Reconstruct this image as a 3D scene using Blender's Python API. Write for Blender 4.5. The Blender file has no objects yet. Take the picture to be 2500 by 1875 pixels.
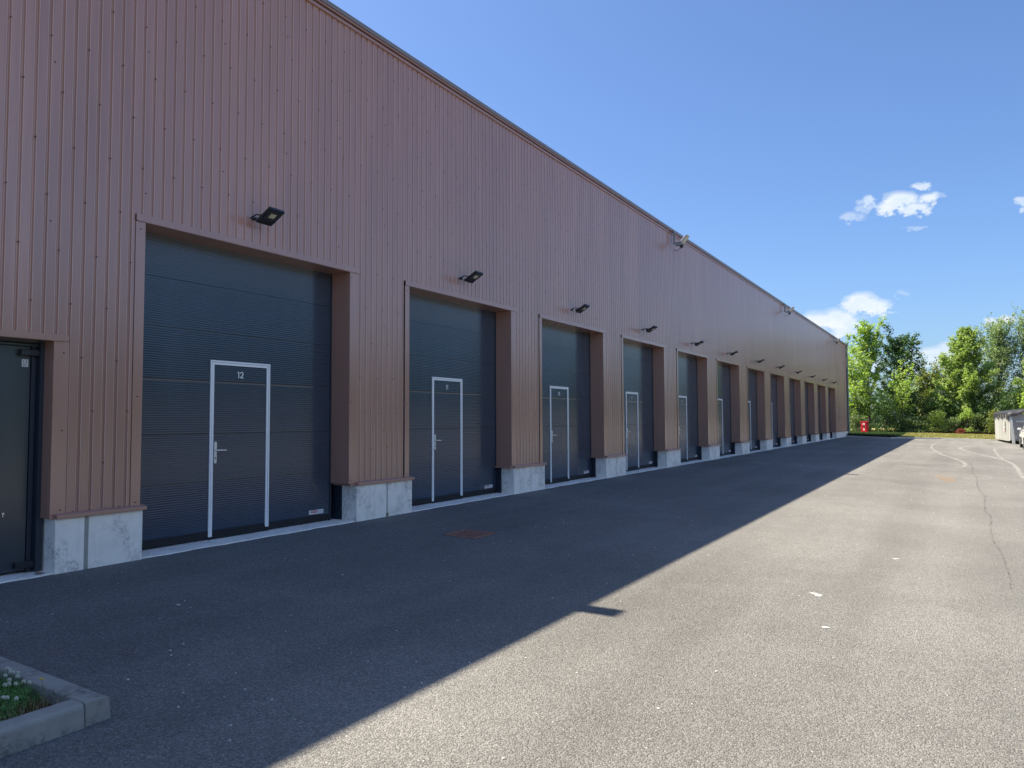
import bpy, math, random
import numpy as np
from mathutils import Vector, Matrix
R = math.radians
random.seed(7)
rng = np.random.default_rng(11)
scene = bpy.context.scene
COL = scene.collection

# ------------------------------------------------------------------ camera
CX, CH = 7.7435, 1.5
yaw, pit, rol = R(31.1468), R(2.8346), R(-0.2456)
d = Vector((-math.sin(yaw) * math.cos(pit), math.cos(yaw) * math.cos(pit), math.sin(pit)))
r = Vector((math.cos(yaw), math.sin(yaw), 0)); u = r.cross(d)
r2 = r * math.cos(rol) + u * math.sin(rol); u2 = -r * math.sin(rol) + u * math.cos(rol)
cam = bpy.data.cameras.new('camera'); camo = bpy.data.objects.new('camera', cam); COL.objects.link(camo)
M = Matrix.Identity(4)
for i in range(3):
    M[i][0] = r2[i]; M[i][1] = u2[i]; M[i][2] = -d[i]; M[i][3] = (CX, 0, CH)[i]
camo.matrix_world = M
cam.sensor_width = 36; cam.lens = 1801.357 / 2500 * 36
cam.clip_start = .05; cam.clip_end = 3000
scene.camera = camo

# ------------------------------------------------------------------ light
SUN = Vector((-4.82, -0.72, 7.70)).normalized()          # towards the sun
el = math.asin(SUN.z); rot = math.atan2(SUN.x, SUN.y)
sl = bpy.data.lights.new('sun', 'SUN'); sl.energy = 5.0; sl.angle = R(.53); sl.color = (1, .885, .70)
so = bpy.data.objects.new('sun', sl); COL.objects.link(so)
so.rotation_euler = (-SUN).to_track_quat('-Z', 'Y').to_euler()
so.location = (-20, 0, 40)

world = bpy.data.worlds.new('World'); scene.world = world; world.use_nodes = True
nt = world.node_tree; nt.nodes.clear()
def N(t, **kw):
    n = nt.nodes.new(t)
    for k, v in kw.items(): setattr(n, k, v)
    return n
def L(a, b): nt.links.new(a, b)
def MA(op, a, b=None, c=None, clamp=False):
    n = N('ShaderNodeMath', operation=op, use_clamp=clamp)
    for i, v in enumerate((a, b, c)):
        if v is None: continue
        if isinstance(v, (int, float)): n.inputs[i].default_value = v
        else: L(v, n.inputs[i])
    return n.outputs[0]
SKY = .0662
sky = N('ShaderNodeTexSky', sky_type='NISHITA', sun_disc=False, sun_elevation=el, sun_rotation=rot,
        altitude=50, air_density=1.0, dust_density=1.5, ozone_density=1.4)
# cumulus clouds: clusters of ellipses given as azimuth, elevation, half width, half height (degrees) and strength
CLOUDS = [(-3.07, 14.74, 1.44, 0.8, 1), (-2.24, 14.14, 1.37, 0.49, 0.95), (-3.59, 14.46, 1.12, 0.62, 0.95), (-1.22, 14.69, 0.73, 0.45, 0.95), (-1.76, 15.57, 0.71, 0.3, 0.8), (-5.12, 15.09, 0.64, 0.44, 0.75), (-6.14, 14.08, 0.82, 0.41, 0.42), (-5.42, 14.61, 0.53, 0.32, 0.4), (-2.18, 12.84, 0.93, 0.22, 0.33), (3.84, 13.75, 0.34, 0.29, 0.7), (3.95, 13.15, 0.29, 0.29, 0.6), (-5.72, 8.18, 1.366, 0.828, 1), (-4.9, 7.78, 1.411, 0.678, 1), (-4.18, 7.53, 0.694, 0.414, 0.9), (-6.25, 7.87, 0.986, 0.759, 0.95), (-7.33, 7.02, 1.859, 0.989, 1), (-6.76, 6.69, 1.322, 0.839, 1), (-8.69, 6.86, 1.691, 1.0, 1), (-6.93, 6.12, 1.187, 0.54, 0.95), (-5.49, 7.02, 0.58, 0.2, 0.3), (1.83, 6.29, 0.51, 0.408, 0.95), (2.83, 6.29, 0.81, 0.45, 1), (-1.3, 4.31, 1.262, 0.702, 0.9), (-0.58, 4.71, 0.988, 0.572, 0.75), (-1.75, 3.72, 1.137, 0.377, 0.75), (-2.79, 4.44, 0.44, 0.39, 0.5), (-3.05, 8.62, 0.5, 0.26, 0.22), (-2.67, 3.28, 0.82, 0.51, 0.55), (0.1, 3.86, 1.29, 0.62, 0.4), (-5.57, 3.81, 1.72, 0.79, 0.6), (1.49, 4.07, 1.5, 0.68, 0.35)]
tc = N('ShaderNodeTexCoord'); sep = N('ShaderNodeSeparateXYZ'); L(tc.outputs['Generated'], sep.inputs[0])
az = MA('MULTIPLY', MA('ARCTAN2', sep.outputs[0], sep.outputs[1]), 57.29578)
elv = MA('MULTIPLY', MA('ARCSINE', sep.outputs[2]), 57.29578)
def noise(scale, detail, rough, w=0.0):
    m = N('ShaderNodeMapping'); m.inputs['Scale'].default_value = (1, 1, 1.5); m.inputs['Location'].default_value = (w, w * .7, w * 1.3)
    L(tc.outputs['Generated'], m.inputs[0])
    n = N('ShaderNodeTexNoise'); L(m.outputs[0], n.inputs['Vector'])
    n.inputs['Scale'].default_value = scale; n.inputs['Detail'].default_value = detail; n.inputs['Roughness'].default_value = rough
    return n.outputs['Fac']
na = noise(95, 6, .62); nb = noise(38, 4, .55, 3.1)
azw = MA('ADD', az, MA('MULTIPLY', MA('SUBTRACT', nb, .5), 1.6))
elw = MA('ADD', elv, MA('MULTIPLY', MA('SUBTRACT', na, .5), 1.1))
tot = None
for (a, e, w, hh, s) in CLOUDS:
    x = MA('DIVIDE', MA('SUBTRACT', azw, a), w); y = MA('DIVIDE', MA('SUBTRACT', elw, e), hh)
    q = MA('SUBTRACT', 1.0, MA('SQRT', MA('ADD', MA('MULTIPLY', x, x), MA('MULTIPLY', y, y))))
    q = MA('MULTIPLY', MA('ADD', q, MA('MULTIPLY', MA('SUBTRACT', na, .5), 1.5)), 1.0)
    q = MA('MULTIPLY', MA('MULTIPLY', q, 1.9, clamp=True), s)
    tot = q if tot is None else MA('MAXIMUM', tot, q)
cmix = N('ShaderNodeMix', data_type='RGBA'); L(tot, cmix.inputs['Factor'])
sc = N('ShaderNodeMix', data_type='RGBA', blend_type='MULTIPLY'); sc.inputs['Factor'].default_value = 1
L(sky.outputs[0], sc.inputs['A']); sc.inputs['B'].default_value = (.73, .93, 1.22, 1)
L(sc.outputs['Result'], cmix.inputs['A'])
cr = N('ShaderNodeMix', data_type='RGBA'); L(MA('MULTIPLY', MA('SUBTRACT', nb, .38), 3.2, clamp=True), cr.inputs['Factor'])
CB = 1.0
cr.inputs['A'].default_value = (4.8 * CB, 5.6 * CB, 6.6 * CB, 1); cr.inputs['B'].default_value = (6.1 * CB, 6.4 * CB, 6.6 * CB, 1)
L(cr.outputs['Result'], cmix.inputs['B'])
# unseen bright cloud band right of the camera, added to lift the wall's fill light
def sstep(v, a, c):
    n = N('ShaderNodeMapRange', interpolation_type='SMOOTHSTEP'); L(v, n.inputs['Value'])
    n.inputs['From Min'].default_value = a; n.inputs['From Max'].default_value = c; return n.outputs[0]
msk = MA('MULTIPLY', sstep(az, 62, 85), MA('SUBTRACT', 1.0, sstep(az, 118, 140)))
cov = MA('MULTIPLY', MA('MULTIPLY', sstep(noise(2.6, 7, .6, 5.0), .42, .58), msk), MA('MULTIPLY', sstep(sep.outputs[2], .02, .12), MA('SUBTRACT', 1.0, sstep(sep.outputs[2], .50, .72))))
c2 = N('ShaderNodeMix', data_type='RGBA'); L(cov, c2.inputs['Factor']); L(cmix.outputs['Result'], c2.inputs['A']); c2.inputs['B'].default_value = (8.2, 10.0, 13.6, 1)
cmix = c2
bg = N('ShaderNodeBackground'); bg.inputs['Strength'].default_value = SKY; L(cmix.outputs['Result'], bg.inputs['Color'])
ow = N('ShaderNodeOutputWorld'); L(bg.outputs[0], ow.inputs[0])
scene.view_settings.view_transform = 'Standard'; scene.view_settings.look = 'None'
scene.view_settings.exposure = 1.25; scene.view_settings.gamma = 1
scene.render.engine = 'CYCLES'
scene.cycles.max_bounces = 8; scene.cycles.transparent_max_bounces = 8

# ------------------------------------------------------------------ helpers
def gz(x, y):
    "ground height: rises slowly along the hall, drains away from it"
    return .0018 * y - .026 * min(max(x, 0), 11)

class MB:
    def __init__(s): s.v = []; s.f = []; s.m = []
    def quad(s, *p, m=0):
        i = len(s.v); s.v += [tuple(q) for q in p]; s.f.append(tuple(range(i, i + len(p)))); s.m.append(m)
    def box(s, a, b, m=0, T=None):
        x0, y0, z0 = a; x1, y1, z1 = b
        P = [(x0,y0,z0),(x1,y0,z0),(x1,y1,z0),(x0,y1,z0),(x0,y0,z1),(x1,y0,z1),(x1,y1,z1),(x0,y1,z1)]
        if T: P = [tuple(T(p)) for p in P]
        i = len(s.v); s.v += P
        for q in ((0,3,2,1),(4,5,6,7),(0,1,5,4),(1,2,6,5),(2,3,7,6),(3,0,4,7)):
            s.f.append(tuple(i + k for k in q)); s.m.append(m)
    def tube(s, p, q, r0, r1=None, n=8, m=0, caps=True):
        r1 = r0 if r1 is None else r1
        p = Vector(p); q = Vector(q); w = (q - p).normalized()
        a = w.orthogonal().normalized(); b = w.cross(a); i = len(s.v)
        for c, rr in ((p, r0), (q, r1)):
            for k in range(n):
                t = 2 * math.pi * k / n; s.v.append(tuple(c + (a * math.cos(t) + b * math.sin(t)) * rr))
        for k in range(n):
            s.f.append((i + k, i + (k + 1) % n, i + n + (k + 1) % n, i + n + k)); s.m.append(m)
        if caps:
            s.f.append(tuple(i + n - 1 - k for k in range(n))); s.m.append(m)
            s.f.append(tuple(i + n + k for k in range(n))); s.m.append(m)
    def path(s, pts, rad, n=8, m=0):
        for a, b, ra, rb in zip(pts, pts[1:], rad, rad[1:]): s.tube(a, b, ra, rb, n, m)
    def prism(s, prof, axis_fn, t0, t1, m=0):
        "closed 2D profile swept between t0 and t1"
        n = len(prof); i = len(s.v)
        s.v += [tuple(axis_fn(a, b, t0)) for a, b in prof] + [tuple(axis_fn(a, b, t1)) for a, b in prof]
        for k in range(n):
            s.f.append((i + k, i + (k + 1) % n, i + n + (k + 1) % n, i + n + k)); s.m.append(m)
        s.f.append(tuple(i + n - 1 - k for k in range(n))); s.m.append(m)
        s.f.append(tuple(i + n + k for k in range(n))); s.m.append(m)
    def build(s, name, mats, parent=None, smooth=False, bevel=0, fix=True, **kw):
        me = bpy.data.meshes.new(name); me.from_pydata(s.v, [], s.f); me.update()
        mats = mats if isinstance(mats, (list, tuple)) else [mats]
        for m in mats: me.materials.append(m)
        if len(mats) > 1: me.polygons.foreach_set('material_index', s.m)
        if fix:
            import bmesh
            bm = bmesh.new(); bm.from_mesh(me); bmesh.ops.recalc_face_normals(bm, faces=bm.faces); bm.to_mesh(me); bm.free()
        if smooth: me.polygons.foreach_set('use_smooth', [True] * len(me.polygons))
        o = bpy.data.objects.new(name, me); COL.objects.link(o)
        if parent: o.parent = parent
        if bevel:
            b = o.modifiers.new('bevel', 'BEVEL'); b.width = bevel; b.segments = 2; b.limit_method = 'ANGLE'; b.angle_limit = R(40)
            b.harden_normals = False
        for k, v in kw.items(): o[k] = v
        return o
def empty(name, loc=(0, 0, 0), rz=0, **kw):
    o = bpy.data.objects.new(name, None); COL.objects.link(o); o.location = loc; o.rotation_euler = (0, 0, rz)
    o.empty_display_size = .2
    for k, v in kw.items(): o[k] = v
    return o
def copy_tree(o, parent=None, **kw):
    c = o.copy(); COL.objects.link(c); c.parent = parent
    for k, v in kw.items(): c[k] = v
    for ch in [x for x in bpy.data.objects if x.parent == o]: copy_tree(ch, c)
    return c

# ------------------------------------------------------------------ materials
def mat(name, col, rough=.6, spec=.5, metal=0.0):
    m = bpy.data.materials.new(name); m.use_nodes = True
    b = m.node_tree.nodes['Principled BSDF']
    b.inputs['Base Color'].default_value = (*col, 1); b.inputs['Roughness'].default_value = rough
    b.inputs['Specular IOR Level'].default_value = spec; b.inputs['Metallic'].default_value = metal
    return m
class G:
    "small node helper"
    def __init__(s, m): s.t = m.node_tree; s.b = s.t.nodes['Principled BSDF']; s.o = s.t.nodes['Material Output']
    def n(s, t, **kw):
        n = s.t.nodes.new(t)
        for k, v in kw.items(): setattr(n, k, v)
        return n
    def l(s, a, b): s.t.links.new(a, b)
    def pos(s, scale=(1, 1, 1)):
        g = s.n('ShaderNodeNewGeometry'); m = s.n('ShaderNodeMapping'); m.inputs['Scale'].default_value = scale
        s.l(g.outputs['Position'], m.inputs[0]); return m.outputs[0]
    def noise(s, vec, scale, detail=4, rough=.55, dist=0):
        n = s.n('ShaderNodeTexNoise'); s.l(vec, n.inputs['Vector'])
        n.inputs['Scale'].default_value = scale; n.inputs['Detail'].default_value = detail
        n.inputs['Roughness'].default_value = rough; n.inputs['Distortion'].default_value = dist
        return n.outputs['Fac']
    def ramp(s, fac, stops, interp='LINEAR'):
        n = s.n('ShaderNodeValToRGB'); n.color_ramp.interpolation = interp
        e = n.color_ramp.elements
        while len(e) < len(stops): e.new(.5)
        for k, (p, c) in enumerate(stops):
            e[k].position = p; e[k].color = (*c, 1) if len(c) == 3 else c
        s.l(fac, n.inputs[0]); return n.outputs[0]
    def mix(s, a, b, f, mode='MIX'):
        n = s.n('ShaderNodeMix', data_type='RGBA', blend_type=mode)
        for v, k in ((f, 'Factor'), (a, 'A'), (b, 'B')):
            if isinstance(v, (int, float)): n.inputs[k].default_value = v
            elif isinstance(v, tuple): n.inputs[k].default_value = (*v, 1)
            else: s.l(v, n.inputs[k])
        return n.outputs['Result']
    def math(s, op, a, b=0, c=0, clamp=False):
        n = s.n('ShaderNodeMath', operation=op, use_clamp=clamp)
        for i, v in enumerate((a, b, c)):
            if isinstance(v, (int, float)): n.inputs[i].default_value = v
            else: s.l(v, n.inputs[i])
        return n.outputs[0]
    def bump(s, h, strength, dist=.01):
        n = s.n('ShaderNodeBump'); n.inputs['Strength'].default_value = strength; n.inputs['Distance'].default_value = dist
        s.l(h, n.inputs['Height']); s.l(n.outputs[0], s.b.inputs['Normal'])
    def color(s, c): s.l(c, s.b.inputs['Base Color'])
    def rough(s, c): s.l(c, s.b.inputs['Roughness'])
g3 = lambda v: (v, v, v)

def m_paint(name, c, rough, var=.06, spec=.5, sheets=False, dirt=.10):
    m = mat(name, c, rough, spec); g = G(m)
    n1 = g.noise(g.pos((1, 1, .12)), 3.2, 5, .6); n2 = g.noise(g.pos(), 60, 3, .5)
    lo = tuple(x * (1 - dirt) for x in c); hi = tuple(x * (1 + dirt * .8) for x in c)
    cc = g.ramp(n1, [(.25, lo), (.75, hi)])
    if sheets:   # one-metre sheets differ a little in tone, rain streaks and splash dirt low down
        ge = g.n('ShaderNodeNewGeometry'); sx = g.n('ShaderNodeSeparateXYZ'); g.l(ge.outputs['Position'], sx.inputs[0])
        w = g.n('ShaderNodeTexWhiteNoise', noise_dimensions='1D'); g.l(g.math('FLOOR', g.math('ADD', sx.outputs[1], .31)), w.inputs['W'])
        cc = g.mix(cc, g.ramp(w.outputs['Value'], [(0, g3(.93)), (1, g3(1.06))]), 1, 'MULTIPLY')
        st = g.noise(g.pos((1, 7, .25)), 1.5, 5, .7)
        cc = g.mix(cc, g.ramp(st, [(.35, g3(.88)), (.6, g3(1.03))]), .8, 'MULTIPLY')
        sp = g.math('MULTIPLY', g.math('SUBTRACT', 1.05, sx.outputs[2], 0, True), g.noise(g.pos(), 7, 5, .7))
        cc = g.mix(cc, (.30, .25, .20), g.math('MULTIPLY', sp, .35, 0, True))
    g.color(cc)
    g.rough(g.math('ADD', g.math('MULTIPLY', g.math('SUBTRACT', n1, .5), var * 3), g.math('ADD', g.math('MULTIPLY', n2, var), rough - var / 2)))
    return m
M_clad = m_paint('brown_cladding_paint', (.435, .226, .164), .22, var=.02, spec=.8, sheets=True)
M_clad.node_tree.nodes['Principled BSDF'].inputs['IOR'].default_value = 1.64
M_flash = m_paint('brown_flashing_paint', (.425, .225, .165), .20, var=.02, spec=.8)
M_flash.node_tree.nodes['Principled BSDF'].inputs['IOR'].default_value = 1.64
M_edge = m_paint('rib_highlight_paint', (.62, .42, .35), .25, var=.02, spec=.8)  # lighter tone puts the highlight lines of the rib bends into the colour
M_cap = m_paint('roof_cap_paint', (.22, .185, .165), .35, spec=.8)
M_screw = mat('screw_head', (.060, .038, .032), .6, .3)
M_door = m_paint('anthracite_door_paint', (.040, .056, .084), .16, var=.03, spec=.9)
M_dark = mat('dark_guide_paint', (.026, .034, .050), .35)
M_rubber = mat('black_rubber', (.012, .012, .013), .7)
M_steel = m_paint('grey_green_steel_door', (.045, .058, .070), .22, var=.03, spec=.8)
M_white = mat('white_aluminium', (.88, .89, .88), .3)
M_cream = mat('ivory_handle', (.80, .78, .70), .3)
M_black = mat('black_lamp_metal', (.018, .022, .028), .32)
M_glassd = mat('lamp_glass', (.05, .06, .07), .08)
M_led = mat('led_panel', (.62, .60, .46), .35)
M_silver = mat('zinc_bolt', (.65, .67, .70), .25, metal=.9)
M_galv = mat('galvanised_steel', (.33, .35, .38), .4, metal=.4)
M_stick = mat('sticker_white', (.70, .70, .70), .5)
M_red = mat('sticker_red', (.45, .05, .06), .5)
M_ink = mat('sticker_ink', (.03, .03, .03), .6)
M_roof = mat('roof_membrane', (.25, .25, .25), .8)
M_pipe = mat('green_grey_downpipe', (.17, .22, .20), .45)

def m_concrete(name, c=.40, tint=(1.0, 1.0, .97), stain=.5):
    m = mat(name, g3(c), .85, .3); g = G(m)
    a = g.noise(g.pos(), 3.0, 6, .65, .4); b = g.noise(g.pos(), 26, 6, .75); s = g.noise(g.pos((9, 9, .7)), 2.0, 4, .6); fn = g.noise(g.pos(), 160, 2, .6)
    T = lambda k: tuple(c * k * t for t in tint)
    base = g.ramp(a, [(.25, T(.88)), (.5, T(1.0)), (.72, T(1.10))])
    sp = g.ramp(b, [(.40, g3(.50)), (.56, g3(1))])
    msk = g.ramp(g.noise(g.pos(), 4.2, 3, .5), [(.48, g3(0)), (.62, g3(1))])
    base = g.mix(base, g.mix(base, sp, 1.0, 'MULTIPLY'), g.math('MULTIPLY', msk, stain))
    st = g.ramp(s, [(.32, g3(.70)), (.50, g3(1))])
    base = g.mix(base, st, .30, 'MULTIPLY')
    base = g.mix(base, g.ramp(fn, [(.3, g3(.88)), (.7, g3(1.12))]), .6, 'MULTIPLY')
    g.color(base); g.bump(g.math('ADD', b, g.math('MULTIPLY', fn, .4)), .35, .004)
    return m
M_conc = m_concrete('precast_concrete', .97, (1.0, .93, .83), stain=.9)
M_kerb = m_concrete('kerb_concrete', .30, (1, .98, .88), 1.0)
M_sill = m_concrete('sill_concrete', .90, (1, .95, .88))
M_mortar = m_concrete('mortar', .36, (1, .97, .86), .3)

def m_asphalt():
    m = mat('asphalt', g3(.1), .9, .25); g = G(m)
    p = g.pos()
    big = g.noise(p, .22, 5, .6, .3); mid = g.noise(p, 1.6, 5, .65); fine = g.noise(p, 95, 4, .75)
    vo = g.n('ShaderNodeTexVoronoi'); vo.inputs['Scale'].default_value = 105; g.l(p, vo.inputs['Vector'])
    sepc = g.n('ShaderNodeSeparateColor'); g.l(vo.outputs['Color'], sepc.inputs[0])
    stone = g.ramp(sepc.outputs[0], [(0, g3(.25)), (.40, g3(.80)), (.8, g3(1.25)), (1, g3(1.9))])
    base = g.ramp(big, [(.3, (.178, .176, .168)), (.5, (.214, .212, .203)), (.7, (.256, .254, .243))])
    base = g.mix(base, g.ramp(mid, [(.3, g3(.94)), (.7, g3(1.06))]), 1, 'MULTIPLY')
    trk = g.noise(g.pos((1.1, .07, 1)), 1.0, 4, .55)
    base = g.mix(base, g.ramp(trk, [(.35, g3(.90)), (.62, g3(1.07))]), 1, 'MULTIPLY')
    base = g.mix(base, stone, .50, 'MULTIPLY')
    edge = g.ramp(vo.outputs['Distance'], [(.0, g3(1.15)), (.55, g3(.55))])
    base = g.mix(base, edge, .40, 'MULTIPLY')
    # pale grit
    v2 = g.n('ShaderNodeTexVoronoi'); v2.inputs['Scale'].default_value = 19; g.l(p, v2.inputs['Vector'])
    s2 = g.n('ShaderNodeSeparateColor'); g.l(v2.outputs['Color'], s2.inputs[0])
    grit = g.math('MULTIPLY', g.math('LESS_THAN', v2.outputs['Distance'], .085), g.math('GREATER_THAN', s2.outputs[1], .72))
    base = g.mix(base, (.62, .62, .58), g.math('MULTIPLY', grit, .85))
    g.color(base)
    h = g.math('ADD', g.math('MULTIPLY', g.math('SUBTRACT', 1, vo.outputs['Distance']), .8), g.math('MULTIPLY', fine, .5))
    g.bump(h, .9, .012)
    return m
M_asph = m_asphalt()
def m_simple_noise(name, c1, c2, scale, rough=.9, bump=.0):
    m = mat(name, c1, rough, .2); g = G(m); n = g.noise(g.pos(), scale, 5, .65)
    g.color(g.ramp(n, [(.3, c1), (.7, c2)]))
    if bump: g.bump(n, bump, .05)
    return m
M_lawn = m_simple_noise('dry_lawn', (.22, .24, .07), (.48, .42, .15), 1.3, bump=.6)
M_lawn_g = m_simple_noise('shade_toned_green', (.030, .055, .022), (.055, .085, .035), 2.0, bump=.6)  # greener grass, with the shade at the far corner put into its colour
M_soil = m_simple_noise('soil', (.05, .028, .018), (.12, .07, .045), 30, bump=.8)
M_rust = m_simple_noise('rusty_cast_iron', (.20, .105, .080), (.40, .22, .16), 22, .7, .2)
M_pit = mat('pit_shade_black', (.015, .013, .012), .9)
M_land = m_simple_noise('field', (.06, .09, .03), (.11, .14, .05), .05)

def m_worn(name, c, cover, scale=9):
    m = mat(name, c, .8, .2); g = G(m)
    tr = g.n('ShaderNodeBsdfTransparent'); mx = g.n('ShaderNodeMixShader')
    n = g.noise(g.pos(), scale, 6, .75); n2 = g.noise(g.pos(), 60, 4, .7)
    f = g.math('ADD', n, g.math('MULTIPLY', g.math('SUBTRACT', n2, .5), .7))
    f = g.ramp(f, [(cover - .12, g3(0)), (cover + .18, g3(.85))])
    g.l(f, mx.inputs[0]); g.l(tr.outputs[0], mx.inputs[1]); g.l(g.b.outputs[0], mx.inputs[2]); g.l(mx.outputs[0], g.o.inputs['Surface'])
    return m
M_mark = m_worn('worn_white_mark', (.50, .49, .46), .53, 5)
M_paintw = m_worn('white_road_paint', (.70, .69, .63), .40, 30)
M_orange = m_worn('orange_marker_paint', (.40, .25, .12), .55, 7)
M_crack = m_worn('dark_crack_line', (.12, .118, .11), .56, 12)

def m_leaf(name, c, c2, trans=.45, rough=.5):
    m = mat(name, c, rough, .35); g = G(m)
    ge = g.n('ShaderNodeNewGeometry'); n = g.noise(g.pos(), .55, 3, .6)
    col = g.mix(c, c2, g.ramp(g.math('ADD', g.math('MULTIPLY', ge.outputs['Random Per Island'], .6), g.math('MULTIPLY', n, .6)), [(.3, g3(0)), (.85, g3(1))]))
    g.color(col)
    t = g.n('ShaderNodeBsdfTranslucent'); g.l(g.mix(col, (1.0, 1.25, .45), .9, 'MULTIPLY'), t.inputs[0])
    mx = g.n('ShaderNodeMixShader'); mx.inputs[0].default_value = trans
    g.l(g.b.outputs[0], mx.inputs[1]); g.l(t.outputs[0], mx.inputs[2]); g.l(mx.outputs[0], g.o.inputs['Surface'])
    return m
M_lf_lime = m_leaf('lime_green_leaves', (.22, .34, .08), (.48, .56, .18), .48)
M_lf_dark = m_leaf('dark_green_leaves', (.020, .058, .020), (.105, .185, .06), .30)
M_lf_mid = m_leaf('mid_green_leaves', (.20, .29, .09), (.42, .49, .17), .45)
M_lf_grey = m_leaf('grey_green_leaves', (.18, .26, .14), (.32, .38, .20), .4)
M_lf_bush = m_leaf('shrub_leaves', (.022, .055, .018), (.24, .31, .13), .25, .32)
M_lf_brown = m_leaf('olive_leaves', (.15, .19, .05), (.27, .29, .09), .4)
M_bark = m_simple_noise('bark', (.06, .05, .04), (.14, .12, .10), 8)
M_grass = m_leaf('grass_blades', (.09, .22, .07), (.22, .42, .14), .4)
M_dry = m_leaf('dry_grass_blades', (.22, .17, .09), (.34, .28, .16), .3)

# ------------------------------------------------------------------ ground
def strip_ground(name, xs, ys, m, dz, **kw):
    b = MB(); idx = {}
    for i, x in enumerate(xs):
        for j, y in enumerate(ys): idx[i, j] = len(b.v); b.v.append((x, y, gz(x, y) + dz))
    for i in range(len(xs) - 1):
        for j in range(len(ys) - 1):
            b.f.append((idx[i, j], idx[i + 1, j], idx[i + 1, j + 1], idx[i, j + 1])); b.m.append(0)
    return b.build(name, m, kind='structure', fix=False, **kw)
strip_ground('ground', [-600, -60, 0, 11, 60, 600], [-300, -40, 0, 80, 900], M_land, -.03)
strip_ground('asphalt_yard', [-.40, 0, 11, 40], [-40, 0, 40, 80], M_asph, 0)

# ------------------------------------------------------------------ the warehouse
Y0 = [4.73, 9.35, 13.87, 18.41, 22.95, 27.48, 32.12, 36.65, 41.27, 45.87, 50.50, 55.09]
W = 3.55; LZ = 3.80; LB = 3.725; XF = .05; XR = -.32; YEND = 65.2; YBEG = -9.0; ZTOP = 7.47; PZ = .57
bld = empty('warehouse', (0, 0, 0), label='long brown ribbed metal warehouse with a row of dark roller doors', category='warehouse')
# backing walls and roof
b = MB()
b.box((-34, YBEG, -.3), (-33.8, YEND, 7.45)); b.box((-33.8, YEND - .2, -.3), (-.42, YEND, 7.45)); b.box((-33.8, YBEG, -.3), (-.42, YBEG + .2, 7.45))
b.box((-.42, YBEG, LZ + .02), (0.0, YEND, 7.45))
segs = [(YBEG, 1.6)] + [(3.93, Y0[0] + .08)] + [(Y0[i] + W - .17, Y0[i + 1] + .08) for i in range(11)] + [(Y0[11] + W - .17, YEND)]
for a, c in segs: b.box((-.42, a, .57), (0.0, c, LZ + .02))
b.box((-.42, 1.6, 2.42), (0, 3.93, LZ + .018))
b.build('wall', M_dark, bld)
b = MB(); b.box((-33.9, YBEG, 7.45), (.02, YEND, 7.50)); b.build('roof', M_roof, bld)

# ribbed cladding with its openings
openings = [(1.60, 4.0, 0, 2.38)] + [(y - (.004 if i == 0 else .028), y + W - .07, 0, LZ - .01) for i, y in enumerate(Y0)]
P = .125; ph = 3.405
RB = .018; EDGE = set()
prof = [(-.0100 + RB * math.sin(R(t)), XF - RB * (1 - math.cos(R(t)))) for t in (0, 8, 16, 24, 32, 41, 50)] + [(.0105, XF - .0230), (.0120, XF - .0240), (.0270, XF - .0240), (.0290, XF - .0235), (.0350, XF - .0050), (.0368, XF - .0013), (.0395, XF)]
ys = []
k0 = int((YBEG - ph) / P)
y = ph + k0 * P; k = k0
while y < YEND - .1:
    for dy, x in prof: ys.append((y + dy, x, k))
    k += 1; y = ph + k * P
br = sorted(set([o[0] for o in openings] + [o[1] for o in openings]))
def xat(yy):
    for (a, xa, _), (c, xc, _) in zip(ys, ys[1:]):
        if a <= yy <= c: return xa + (xc - xa) * (yy - a) / (c - a)
pts = sorted([(a, x) for a, x, _ in ys] + [(q, xat(q)) for q in br if ys[0][0] < q < ys[-1][0]])
b = MB()
def zlo(ym):
    for a, c, z0, z1 in openings:
        if a < ym < c: return z1
    return .58
prev = None; flat = []
for (a, xa), (c, xc) in zip(pts, pts[1:]):
    if c - a < 1e-6: continue
    flat.append(c - a > .03); mid_ = (((a + c) / 2 - ph) % P)
    z0 = zlo((a + c) / 2)
    if prev == z0: i0, i1 = last
    else:
        i0 = len(b.v); b.v.append((xa, a, z0)); i1 = len(b.v); b.v.append((xa, a, ZTOP))
    j0 = len(b.v); b.v.append((xc, c, z0)); j1 = len(b.v); b.v.append((xc, c, ZTOP))
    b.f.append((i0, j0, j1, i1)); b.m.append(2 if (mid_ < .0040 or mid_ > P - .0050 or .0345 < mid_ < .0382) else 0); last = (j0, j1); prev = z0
nclad = len(b.f)
# screws in the grooves, one groove in three, stepping one groove per row
def screw(b, x, y, z, m, rr=.0075):
    n = 6; i = len(b.v)
    for k in range(n):
        t = math.pi * k / 3; b.v.append((x, y + rr * math.cos(t), z + rr * math.sin(t)))
    for k in range(n):
        t = math.pi * k / 3; b.v.append((x + .009, y + rr * .8 * math.cos(t), z + rr * .8 * math.sin(t)))
    for k in range(n): b.f.append((i + k, i + (k + 1) % n, i + n + (k + 1) % n, i + n + k)); b.m.append(m)
    b.f.append(tuple(i + n + k for k in range(n))); b.m.append(m)
for row in range(13):
    z = 7.02 - .54 * row
    off = 3.44 + .125 * ((row - 3) % 3)
    yy = off - .375 * 6
    while yy < 64.5:
        ok = z > zlo(yy) + .03 and zlo(yy) == zlo(yy + .03)
        if ok: screw(b, XF - .0085, yy - .003 + random.uniform(-.002, .002), z + random.uniform(-.008, .008), 1, .0085)
        if ok and abs(((yy - 4.69) % 1.0)) < .13: screw(b, XF, yy + .03, z - .27, 1)
        yy += .375
for a, c in segs[1:]:
    yy = a + .2
    while yy < c - .1: screw(b, XF, yy, .60, 1); yy += .16
clad = b.build('ribbed_cladding', [M_clad, M_screw, M_edge], bld, fix=False)
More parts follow.
